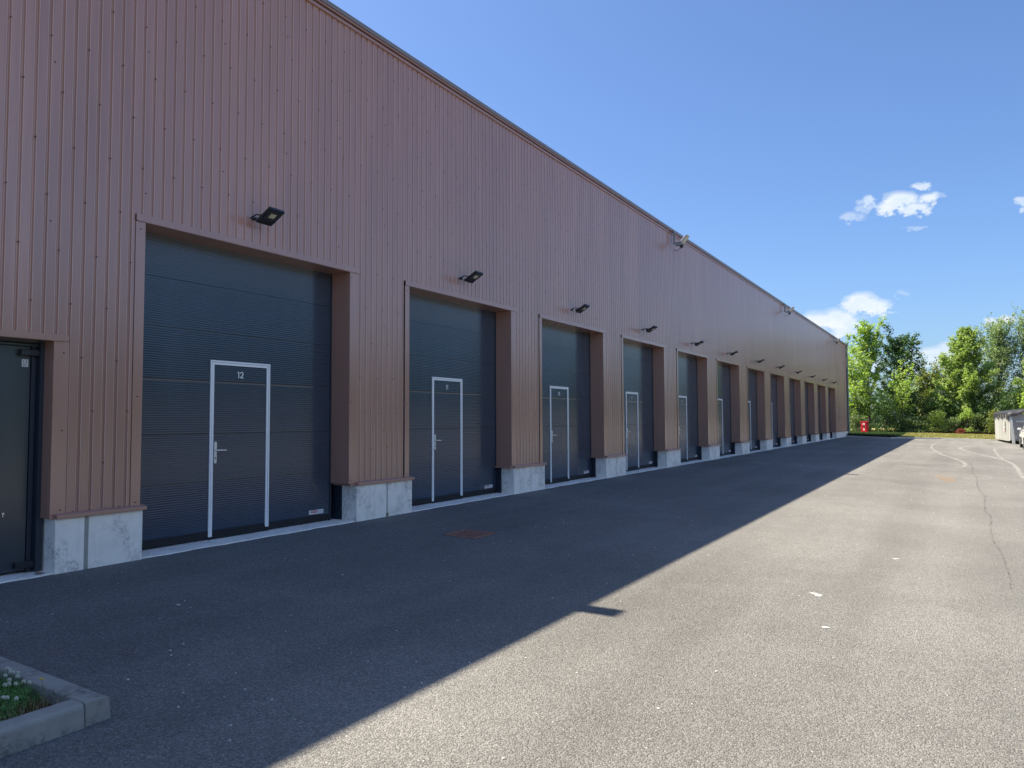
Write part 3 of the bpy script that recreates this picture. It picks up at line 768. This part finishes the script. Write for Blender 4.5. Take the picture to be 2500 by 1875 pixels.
ribbon('road_marking', [(11.4, 55.0), (10.4, 53.2), (9.45, 48.6), (9.28, 44.6), (9.22, 38.7), (9.3, 36)], .12, M_mark)
ribbon('road_marking', [(4.9, 29.0), (6.0, 28.6), (7.1, 27.8), (7.9, 27.6)], .16, M_mark)
ribbon('road_marking', [(7.6, 30.9), (8.3, 31.0), (8.9, 31.2)], .10, M_mark)
ribbon('road_marking', [(6.85, 25.3), (7.3, 25.35), (8.2, 25.3)], .20, M_orange)
ribbon('road_marking', [(7.10, 24.5), (7.35, 24.0), (7.5, 22.5)], .40, M_orange)
ribbon('asphalt_crack', [(8.05, 40), (8.02, 34), (8.10, 29.9), (8.06, 26.5), (8.13, 24.9), (8.10, 21), (8.17, 18.7), (8.11, 16.0), (8.17, 15.2), (8.10, 13.1), (8.16, 10.5), (8.14, 8.5)], .035, M_crack, 8, .012)
b = MB()
for pp in ([(6.46, 7.58), (6.52, 7.59), (6.60, 7.53), (6.59, 7.46), (6.55, 7.46), (6.51, 7.53)], [(7.02, 9.95), (7.08, 10.0), (7.10, 9.96), (7.04, 9.9)], [(6.75, 6.42), (6.80, 6.45), (6.82, 6.42), (6.77, 6.39)]):
    b.quad(*[(x, y, gz(x, y) + .004) for x, y in pp])
b.build('road_marking', M_paintw, fix=False, kind='structure')
for k in range(9):
    x = random.uniform(7.6, 10.8); y = random.uniform(20, 44); ribbon('road_marking', [(x, y), (x + random.uniform(.2, .4), y + random.uniform(-.15, .15))], .10, M_mark, 3)

# ------------------------------------------------------------------ lawn at the far end
def poly_sheet(name, pts, m, dz, **kw):
    b = MB(); b.quad(*[(x, y, gz(x, y) + dz) for x, y in pts]); return b.build(name, m, fix=False, kind='structure', **kw)
LP = [(-6, 65.5), (.15, 64.0), (3.35, 62.3), (3.75, 63.6), (5.2, 64.8), (6.6, 65.15), (14, 65.0), (30, 64.4)]
b = MB()
for (xa, ya), (xb, yb) in zip(LP, LP[1:]):
    n = 6
    for k in range(n):
        f = lambda t: (xa + (xb - xa) * t, ya + (yb - ya) * t)
        (x0, y0), (x1, y1) = f(k / n), f((k + 1) / n)
        b.quad((x0, y0, gz(x0, y0) + .085), (x1, y1, gz(x1, y1) + .085), (x1, 92, gz(x1, 92) + .085 + .25), (x0, 92, gz(x0, 92) + .335))
lawn = b.build('lawn', M_lawn, fix=False, kind='structure')
poly_sheet('shade_toned_lawn', [(-6, 65.6), (.15, 64.1), (3.35, 62.4), (3.7, 63.6), (3.9, 74), (-6, 74)], M_lawn_g, .20)  # darker sheet over the lawn; the shade here is painted
b = MB()
for (xa, ya), (xb, yb) in zip(LP, LP[1:]):
    for k in range(4):
        f = lambda t: (xa + (xb - xa) * t, ya + (yb - ya) * t)
        (x0, y0), (x1, y1) = f(k / 4), f((k + 1) / 4)
        b.quad((x0, y0 - .14, gz(x0, y0) - .02), (x1, y1 - .14, gz(x1, y1) - .02), (x1, y1 - .13, gz(x1, y1) + .10), (x0, y0 - .13, gz(x0, y0) + .10))
        b.quad((x0, y0 - .13, gz(x0, y0) + .10), (x1, y1 - .13, gz(x1, y1) + .10), (x1, y1 + .01, gz(x1, y1) + .10), (x0, y0 + .01, gz(x0, y0) + .10))
b.build('lawn_kerb', m_concrete('lawn_kerb_concrete', .52), fix=False, label='low pale concrete kerb edging the lawn at the far end of the yard', category='kerb')
V = []; Fc = []; VG = []
for k in range(30000):
    x = random.uniform(-2, 13); y = random.uniform(62.4, 78)
    # stay behind the kerb line
    yl = np.interp(x, [p[0] for p in LP], [p[1] for p in LP])
    if y < yl + .05: continue
    z = gz(x, y) + .085 + .25 * (y - yl) / (92 - yl); hh = random.uniform(.03, .10); a = random.uniform(0, 6.28); w_ = random.uniform(.02, .05); i = len(V)
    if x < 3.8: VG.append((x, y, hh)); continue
    V += [(x - w_ * math.cos(a), y - w_ * math.sin(a), z), (x + w_ * math.cos(a), y + w_ * math.sin(a), z), (x + random.uniform(-.04, .04), y + random.uniform(-.04, .04), z + hh)]
    Fc.append((i, i + 1, i + 2))
b = MB(); b.v = V; b.f = Fc; b.m = [0] * len(Fc)
b.build('lawn_grass', m_leaf('lawn_tufts', (.20, .21, .08), (.40, .35, .17), .3), fix=False, kind='stuff')
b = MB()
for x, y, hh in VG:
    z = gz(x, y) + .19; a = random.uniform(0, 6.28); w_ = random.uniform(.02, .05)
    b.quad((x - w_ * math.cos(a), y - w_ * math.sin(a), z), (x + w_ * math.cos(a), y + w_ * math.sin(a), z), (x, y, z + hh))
b.build('shade_toned_grass', m_leaf('shade_toned_tufts', (.045, .085, .03), (.10, .14, .05), .3), fix=False, kind='stuff')  # green tufts, their colour darkened to stand for shade

poly_sheet('dark_bed', [(-8, 76.4), (3.6, 77.0), (16, 77.4), (34, 77.5), (34, 93), (-8, 93)], M_soil, .33)  # dark soil sheet over the lawn, darkens the gaps under the shrubs
# ------------------------------------------------------------------ red fire cabinet
hx, hy_ = .60, 72.3; hz_ = gz(hx, hy_) + .085 + .07
hb = empty('fire_hydrant_cabinet', (hx, hy_, hz_), R(-14), label='red fire hydrant cabinet on the shaded grass by the far corner of the hall', category='hydrant cabinet')
M_hred = mat('signal_red', (.50, .010, .035), .4)
b = MB(); b.box((-.27, -.18, .0), (.27, .18, .98)); b.box((-.30, -.21, .98), (.30, .21, 1.03)); b.build('cabinet', M_hred, hb, bevel=.02)
b = MB(); b.box((-.20, -.20, .10), (.20, -.181, .92)); dd = b.build('cabinet_door', M_hred, hb, bevel=.01)
b = MB(); b.box((-.10, -.205, .72), (.08, -.2005, .86)); b.box((-.06, -.205, .22), (.05, -.2005, .42)); b.build('label_plate', M_stick, dd)
b = MB(); b.box((-.09, -.206, .50), (.07, -.2005, .62)); b.box((-.02, -.206, .44), (.09, -.2005, .56)); b.build('symbol', M_ink, dd)

# ------------------------------------------------------------------ roll-off container with tarpaulin
ct = empty('roll_off_container', (10.60, 58.4, gz(10.7, 58.4)), R(4.5), label='pale grey roll-off waste container with black tarpaulin beside the lawn', category='container')
M_cgrey = m_paint('container_grey', (.52, .53, .50), .5, dirt=.2); M_cend = m_simple_noise('worn_container_end', (.26, .24, .22), (.40, .38, .36), 1.4, .6)
M_tarp = mat('black_tarpaulin', (.022, .022, .028), .6); M_tarpg = M_tarp
CL, CWd, CHt = 6.6, 2.4, 1.95; zf = .26
b = MB(); b.box((0, 0, zf), (.05, CL, CHt)); b.box((CWd - .05, 0, zf), (CWd, CL, CHt)); b.box((.05, CL - .06, zf), (CWd - .05, CL, CHt)); b.box((.0, .02, zf - .04), (CWd, CL, zf)); b.box((-.04, 0, CHt - .02), (.06, CL, CHt + .1))
b.build('body', M_cgrey, ct)
for k in range(11):
    y = .25 + k * .60; b = MB(); b.prism([(0, y), (0, y + .16), (-.09, y + .12), (-.09, y + .04)], lambda p, q, t: (p, q, t), zf - .08, CHt - .02); b.build('side_rib', M_cgrey, ct)
b = MB(); b.box((.06, -.04, zf), (CWd - .06, .0, CHt)); b.box((.02, -.10, zf + .0), (CWd, -.045, zf + .16)); b.box((.2, -.075, 1.15), (CWd - .2, -.045, 1.27)); b.box((.2, -.065, .75), (1.4, -.045, .82)); b.build('end_wall', M_cend, ct)
b = MB(); b.box((.35, -.085, 1.42), (CWd - .1, -.05, 1.53)); b.box((1.1, -.085, 1.53), (1.18, -.05, 1.80)); b.build('end_rail', M_cgrey, ct)
b = MB(); b.prism([(-.02, -.10), (.14, -.10), (.14, -.02), (-.02, -.02)], lambda p, q, t: (p + .12 * (1.9 - t) / 1.9 - .02, q - .10 * (1.9 - t), t), .02, CHt); b.build('corner_post', M_cgrey, ct)
for y in (.35, 5.9):
    for x in (.25, CWd - .45):
        b = MB(); b.tube((x, y, .14), (x + .2, y, .14), .13, n=14); b.build('roller', M_rubber, ct)
b = MB(); b.box((.55, .1, .14), (.70, CL - .1, .24)); b.box((1.7, .1, .14), (1.85, CL - .1, .24)); b.build('skid_rail', M_cend, ct)
b = MB(); b.box((-.098, 1.35, .8), (-.092, 2.05, 1.5)); pl = b.build('side_panel', M_cgrey, ct)
b = MB(); b.box((-.102, 1.55, 1.18), (-.099, 1.62, 1.45)); b.box((-.102, 1.62, 1.18), (-.099, 1.85, 1.22)); b.box((-.102, 1.62, 1.41), (-.099, 1.85, 1.45)); b.build('side_lettering', M_ink, pl)
b = MB(); b.box((-.102, 1.45, .98), (-.099, 1.9, 1.02)); b.box((-.102, 1.45, .86), (-.099, 1.8, .92)); b.build('red_lettering', M_red, pl)
# draped tarpaulin: a wrinkled grid over the rim
b = MB(); nx, ny = 26, 60; vid = {}
for i in range(nx + 1):
    for j in range(ny + 1):
        s = i / nx; t = j / ny; yy = -.14 + (CL + .28) * t
        prof_s = s * (CWd + 1.2) - .6
        if prof_s < 0: x, z = -.10 - .02 * math.sin(yy * 5), CHt + .12 + prof_s * (.62 + .14 * math.sin(yy * 3.1) + .06 * math.sin(yy * 9))
        elif prof_s > CWd: x, z = CWd + .10, CHt + .12 - (prof_s - CWd) * .62
        else: x, z = prof_s, CHt + .18 + .16 * math.sin(math.pi * prof_s / CWd) + .02 * math.sin(prof_s * 9 + yy * 4)
        if j < 3: z -= (3 - j) * .10 * (1 + .3 * math.sin(prof_s * 6)); yy = -.14 + .02 * j
        vid[i, j] = len(b.v); b.v.append((x + random.uniform(-.012, .012), yy, z + random.uniform(-.012, .012)))
for i in range(nx):
    for j in range(ny): b.f.append((vid[i, j], vid[i + 1, j], vid[i + 1, j + 1], vid[i, j + 1])); b.m.append(0)
b.build('tarpaulin', M_tarp, ct, smooth=True, fix=False)

# ------------------------------------------------------------------ white car parked on the right, facing away
car = empty('parked_car', (10.78, 48.75, gz(11, 50)), label='white car cut off by the right edge in front of the container', category='car')
M_carw = mat('white_car_paint', (.72, .73, .74), .2); M_cglass = mat('car_glass', (.02, .03, .035), .05); M_tyre = mat('tyre', (.02, .02, .02), .8); M_lamp = mat('tail_lamp', (.35, .02, .02), .2)
side = [(.0, .38), (.02, .80), (.10, .95), (.18, 1.02), (3.15, 1.03), (3.75, .95), (4.15, .78), (4.22, .40), (4.0, .26), (.2, .26)]
b = MB(); CWc = 1.78
def section(y0, z0, y1, z1, tumble0, tumble1): pass
n = len(side); base = len(b.v)
lv = [(0.10, 1), (.0, 0), (CWc, 0), (CWc - .10, 1)]
for xo, yo in ((.06, .03), (0, 0), (CWc, 0), (CWc - .06, .03)):
    cy_, cz_ = 2.1, .65
    for y, z in side: b.v.append((xo, y + (cy_ - y) * yo, z + (cz_ - z) * yo))
for a in range(3):
    for k in range(n): b.f.append((base + a * n + k, base + a * n + (k + 1) % n, base + (a + 1) * n + (k + 1) % n, base + (a + 1) * n + k)); b.m.append(0)
b.f.append(tuple(base + k for k in range(n))); b.m.append(0); b.f.append(tuple(base + 3 * n + n - 1 - k for k in range(n))); b.m.append(0)
b.build('body', M_carw, car, bevel=.04)
cab = [(.22, 1.0), (.62, 1.50), (.95, 1.58), (2.05, 1.56), (2.35, 1.48), (3.05, 1.0)]
b = MB(); n = len(cab); 
for x0, ins in ((.06, 0), (CWc - .06, 1)):
    for y, z in cab: b.v.append((x0 + (.16 if not ins else -.16) * (z - 1.0) / .58, y, z))
for k in range(n): b.f.append((k, (k + 1) % n, n + (k + 1) % n, n + k)); b.m.append(0)
b.f.append(tuple(range(n))); b.m.append(0); b.f.append(tuple(n + n - 1 - k for k in range(n))); b.m.append(0)
b.build('cabin', M_carw, car, bevel=.03)
for (wy0, wy1, wy2, wy3) in ((.50, 1.35, 1.35, .72), (1.45, 2.75, 2.30, 1.45)):
    for x0, sg in ((.06, 1), (CWc - .06, -1)):
        q = [(wy0, 1.05), (wy1, 1.05), (wy2, 1.46), (wy3, 1.46)]
        b = MB(); b.quad(*[(x0 + sg * (.16 * (z - 1.0) / .58) - sg * .006, y, z) for y, z in q]); b.build('side_window', M_cglass, car, fix=False)
b = MB(); b.quad((.3, .30, 1.10), (CWc - .3, .30, 1.10), (CWc - .36, .56, 1.44), (.36, .56, 1.44)); b.v = [(x, y - .01, z + .008) for x, y, z in b.v]; b.build('rear_window', M_cglass, car, fix=False)
b = MB(); b.quad((.2, 2.98, 1.06), (CWc - .2, 2.98, 1.06), (CWc - .3, 2.42, 1.45), (.3, 2.42, 1.45)); b.v = [(x, y + .01, z + .008) for x, y, z in b.v]; b.build('windscreen', M_cglass, car, fix=False)
for x in (-.02, CWc - .20):
    for y in (.78, 3.42):
        b = MB(); b.tube((x, y, .32), (x + .22, y, .32), .32, n=24); wh = b.build('wheel', M_tyre, car)
        b = MB(); b.tube((x - .006 if x < 0 else x + .21, y, .32), (x + .01 if x < 0 else x + .226, y, .32), .20, n=20); b.build('rim', M_galv, wh)
for x, s in ((-.16, 1), (CWc - .02, 1)):
    b = MB(); b.box((x, 2.50, 1.02), (x + .18, 2.62, 1.15)); b.build('side_mirror', M_carw, car, bevel=.03)
for x in (.04, CWc - .28):
    b = MB(); b.box((x, -.02, .78), (x + .24, .03, .95)); b.build('tail_light', M_lamp, car, bevel=.01)

# ------------------------------------------------------------------ vegetation
def leaf_mesh(pts, size, m, name, parent=None, up=.35, **kw):
    n = len(pts); P_ = np.asarray(pts)
    a = rng.uniform(0, 2 * np.pi, n); t = rng.normal(0, .55, n)
    dirv = np.stack([np.cos(a) * np.cos(t), np.sin(a) * np.cos(t), np.sin(t) + -.15], 1); dirv /= np.linalg.norm(dirv, axis=1)[:, None]
    nr = rng.normal(0, 1, (n, 3)); nr[:, 2] = np.abs(nr[:, 2]) + up
    side_ = np.cross(dirv, nr); side_ /= np.linalg.norm(side_, axis=1)[:, None]
    s = size * rng.uniform(.6, 1.35, n)[:, None]
    v = np.stack([P_, P_ + dirv * s * .5 + side_ * s * .30, P_ + dirv * s, P_ + dirv * s * .5 - side_ * s * .30], 1).reshape(-1, 3)
    me = bpy.data.meshes.new(name); me.vertices.add(4 * n); me.vertices.foreach_set('co', v.ravel())
    me.loops.add(4 * n); me.loops.foreach_set('vertex_index', np.arange(4 * n, dtype=np.int32))
    me.polygons.add(n); me.polygons.foreach_set('loop_start', np.arange(0, 4 * n, 4, dtype=np.int32)); me.polygons.foreach_set('loop_total', np.full(n, 4, dtype=np.int32))
    me.materials.append(m); me.update(calc_edges=True); me.validate()
    o = bpy.data.objects.new(name, me); COL.objects.link(o)
    if parent: o.parent = parent
    for k, v_ in kw.items(): o[k] = v_
    return o
def tree(name, x, y, H, Rm, m, label, shape='round', nl=60, leaves=9000, size=.26, group=None, elev=35, t0=.12, spread=.16, seed=1, lean=(0, 0), z0=None):
    rd = random.Random(seed)
    gl = gz(min(x, 11), y) + .2 if z0 is None else z0
    t = empty(name, (x, y, gl), label=label, category='tree', **({'group': group} if group else {}))
    b = MB(); tp = []
    for k in range(9):
        f = k / 8; tp.append(Vector((lean[0] * f + rd.uniform(-.1, .1) * f, lean[1] * f + rd.uniform(-.1, .1) * f, H * .96 * f)))
    r0 = H * .013 + .03
    b.path(tp, [r0 * (1 - .93 * k / 8) for k in range(9)], 8)
    def trunk(f):
        q = min(f, .9999) * 8; i = int(q); return tp[i].lerp(tp[i + 1], q - i)
    def prof(f):
        if shape == 'cone': return (1 - f) ** .95 * (.55 + .45 * min(1, f / .12))
        if shape == 'flame': return math.sin(math.pi * min(1, (f * .86 + .12))) ** .75
        return math.sqrt(max(0, 1 - ((f - .45) / .58) ** 2))
    P_ = []; wts = []
    for k in range(nl):
        f = t0 + (1 - t0) * ((k + rd.random()) / nl) ** .9
        a = k * 2.39996 + rd.uniform(-.4, .4); ln = Rm * prof((f - t0) / (1 - t0)) * rd.uniform(.72, 1.18) + .25
        e = R(elev + 28 * f + rd.uniform(-10, 10)); p = trunk(min(f, .97) * (.93)); pts_ = [p]
        seg = 5; dr_ = Vector((math.cos(a) * math.cos(e), math.sin(a) * math.cos(e), math.sin(e)))
        ll = ln / max(.35, math.cos(e))
        for j in range(seg):
            dr_ = (dr_ + Vector((rd.uniform(-.16, .16), rd.uniform(-.16, .16), rd.uniform(-.04, .14)))).normalized(); pts_.append(pts_[-1] + dr_ * ll / seg)
        rb = max(.012, r0 * .38 * (1 - f)); b.path(pts_, [rb * (1 - .85 * j / seg) + .004 for j in range(seg + 1)], 5)
        # twigs
        for j in range(int(5 + ll * 4)):
            s = rd.uniform(.18, 1) * seg; i = min(int(s), seg - 1); q = pts_[i].lerp(pts_[i + 1], s - i)
            tl = spread * (1.5 - .7 * s / seg) * (1 + ll * .45); dq = Vector((rd.gauss(0, 1), rd.gauss(0, 1), rd.gauss(.35, .8))).normalized() * tl * rd.uniform(.5, 1.6)
            P_.append((q, q + dq)); wts.append(1)
        P_.append((pts_[-2], pts_[-1] + dr_ * .25))
    b.build('trunk', M_bark, t)
    P_ = [(tuple(a_), tuple(c_)) for a_, c_ in P_]; A = np.array([p[0] for p in P_]); B = np.array([p[1] for p in P_])
    idx = rng.integers(0, len(P_), leaves); s = rng.uniform(.15, 1.05, leaves)[:, None]
    pts_ = A[idx] + (B[idx] - A[idx]) * s + rng.normal(0, spread * .42, (leaves, 3))
    pts_ = pts_[pts_[:, 2] > .1]
    leaf_mesh(pts_, size, m, 'crown', t)
    return t
def shrub(x, y, w, h, m, label, n=2600, size=.17, group='shrubs along the lawn', seed=0, z0=None):
    rd = np.random.default_rng(seed + 77)
    gl = gz(min(x, 11), y) + .12 if z0 is None else z0
    t = empty('shrub', (x, y, gl), label=label, category='shrub', group=group)
    b = MB(); cl = []
    for k in range(15):
        a = rd.uniform(0, 6.283); rr = w * .5 * rd.uniform(.1, .85); hh = h * rd.uniform(.35, .97) * math.sqrt(max(.15, 1 - (rr / (w * .55)) ** 2))
        c = Vector((rr * math.cos(a), rr * math.sin(a), hh)); cl.append(c); b.path([(0, 0, 0), tuple(c * .5 + Vector((0, 0, .1 * h))), tuple(c)], [.03, .02, .006], 5)
    b.build('stems', M_bark, t)
    C_ = np.array([tuple(c) for c in cl] + [(w * .35 * math.cos(q), w * .35 * math.sin(q), h * .12) for q in np.arange(0, 6.2, .9)])
    i = rd.integers(0, len(C_), n); g_ = rd.normal(0, 1, (n, 3)); g_ /= np.linalg.norm(g_, axis=1)[:, None]
    p = C_[i] + g_ * (rd.uniform(.35, 1.0, n) ** .6)[:, None] * np.array([w * .20, w * .20, h * .17])
    p[:, 2] = np.abs(p[:, 2]) + .02
    leaf_mesh(p, size, m, 'foliage', t)
    return t
TG = 'trees beyond the lawn at the far end'
tree('columnar_tree', .25, 80, 10.1, 1.5, M_lf_lime, 'tall light green tree with steep upright branches right beside the building corner', 'flame', 52, 9600, .20, TG, 50, .08, .11, 3)
tree('broadleaf_tree', 2.75, 83, 9.1, 2.35, M_lf_dark, 'darker green open-crowned tree, second from the building corner', 'flame', 46, 10875, .21, TG, 30, .14, .20, 5)
tree('broadleaf_tree', 5.35, 88, 5.0, 1.9, M_lf_brown, 'short olive green tree in the gap between the taller ones', 'round', 40, 9425, .20, TG, 35, .10, .2, 8)
tree('broadleaf_tree', 8.5, 82, 10.6, 3.5, M_lf_mid, 'broad bushy green tree with a pointed top in the middle of the view', 'cone', 95, 30450, .20, TG, 28, .06, .21, 13)
tree('poplar_tree', 11.35, 89, 9.8, 1.9, M_lf_grey, 'grey-green slender tree behind the broad pointed one', 'flame', 64, 15225, .17, TG, 55, .1, .2, 17)
tree('poplar_tree', 14.1, 89, 9.9, 2.1, M_lf_grey, 'grey-green slender tree at the right edge of the picture', 'flame', 64, 15225, .17, TG, 55, .1, .2, 19)
tree('broadleaf_tree', 14.4, 81, 9.3, 2.9, M_lf_mid, 'yellowish green bushy tree behind the container, cut by the right edge', 'cone', 80, 24650, .20, TG, 30, .06, .22, 23)
tree('conical_tree', 12.9, 75, 3.6, .9, M_lf_lime, 'small bright lime tree showing just above the tarpaulin', 'cone', 26, 2600, .18, TG, 50, .1, .10, 29)
tree('young_tree', 3.3, 77.5, 4.6, 1.1, M_lf_lime, 'small yellow-green tree glowing above the dark bushes', 'round', 22, 1500, .20, TG, 35, .35, .14, 31)
tree('low_branching_tree', -.6, 77.2, 5.4, 1.7, M_lf_lime, 'low light green tree tucked behind the corner downpipe', 'round', 40, 5000, .22, TG, 40, .10, .17, 37)
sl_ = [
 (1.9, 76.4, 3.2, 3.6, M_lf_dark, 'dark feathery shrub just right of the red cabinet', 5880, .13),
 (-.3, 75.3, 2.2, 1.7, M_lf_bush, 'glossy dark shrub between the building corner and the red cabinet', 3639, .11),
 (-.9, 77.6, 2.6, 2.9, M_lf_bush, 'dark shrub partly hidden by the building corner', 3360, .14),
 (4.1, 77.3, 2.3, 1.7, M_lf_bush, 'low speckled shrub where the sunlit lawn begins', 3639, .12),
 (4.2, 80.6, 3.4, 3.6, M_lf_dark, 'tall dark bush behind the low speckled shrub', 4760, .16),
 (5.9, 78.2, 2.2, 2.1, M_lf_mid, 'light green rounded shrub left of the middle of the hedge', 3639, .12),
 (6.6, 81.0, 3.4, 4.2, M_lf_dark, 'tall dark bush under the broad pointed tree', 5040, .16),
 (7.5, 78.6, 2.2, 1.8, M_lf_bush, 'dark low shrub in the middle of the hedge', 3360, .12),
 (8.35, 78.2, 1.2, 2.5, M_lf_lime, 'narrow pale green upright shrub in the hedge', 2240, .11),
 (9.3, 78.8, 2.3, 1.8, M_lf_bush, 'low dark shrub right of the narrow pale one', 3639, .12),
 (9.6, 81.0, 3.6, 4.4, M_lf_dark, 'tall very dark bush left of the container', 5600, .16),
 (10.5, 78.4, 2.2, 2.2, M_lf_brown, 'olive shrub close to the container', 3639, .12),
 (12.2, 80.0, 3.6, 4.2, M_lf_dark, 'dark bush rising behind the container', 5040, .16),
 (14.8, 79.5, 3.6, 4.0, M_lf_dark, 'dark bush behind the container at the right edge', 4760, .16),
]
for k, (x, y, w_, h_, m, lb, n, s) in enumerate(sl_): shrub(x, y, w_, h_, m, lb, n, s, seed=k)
shrub(7.9, 77.0, .8, .55, m_leaf('red_leaves', (.22, .03, .03), (.32, .07, .06), .3), 'tiny red-leaved shrub at the foot of the hedge', 420, .10, seed=50)
# woodland backdrop filling the far distance
pts_ = []
for k in range(17000):
    x = rng.uniform(-22, 48); y = rng.uniform(96, 104); top = 4.2 + 1.6 * math.sin(x * .5) + 1.0 * math.sin(x * 1.7 + 1)
    pts_.append((x, y, rng.uniform(0, max(1.5, top))))
leaf_mesh(pts_, .55, M_lf_dark, 'woodland', None, kind='stuff')
pts_ = []
for k in range(26000):
    y = rng.uniform(-60, 130); x = rng.uniform(44, 50); top = 8.5 + 1.5 * math.sin(y * .31) + 1.2 * math.sin(y * 1.3 + 1)
    pts_.append((x, y, rng.uniform(-.3, top)))
leaf_mesh(pts_, 1.1, M_lf_dark, 'woodland_beside_yard', None, kind='stuff')
# mesh fence behind the hedge
M_fence = mat('fence_grey', (.22, .26, .27), .5, metal=.3)
fe = empty('mesh_fence', (0, 0, 0), label='grey wire mesh fence glimpsed through the bushes', category='fence')
for k in range(8):
    x0 = -2.5 + 2.5 * k; yf = 83.6; b = MB(); zb = gz(x0, yf) + .2
    for j in range(26): b.tube((x0 + .1 * j, yf, zb), (x0 + .1 * j, yf, zb + 1.95), .010, n=4, caps=False)
    for z in (.1, .7, 1.3, 1.85): b.tube((x0, yf, zb + z), (x0 + 2.5, yf, zb + z), .014, n=4, caps=False)
    b.build('mesh_panel', M_fence, fe)
    b = MB(); b.box((x0 - .03, yf - .03, zb - .1), (x0 + .03, yf + .03, zb + 2.05)); b.build('post', M_fence, fe)
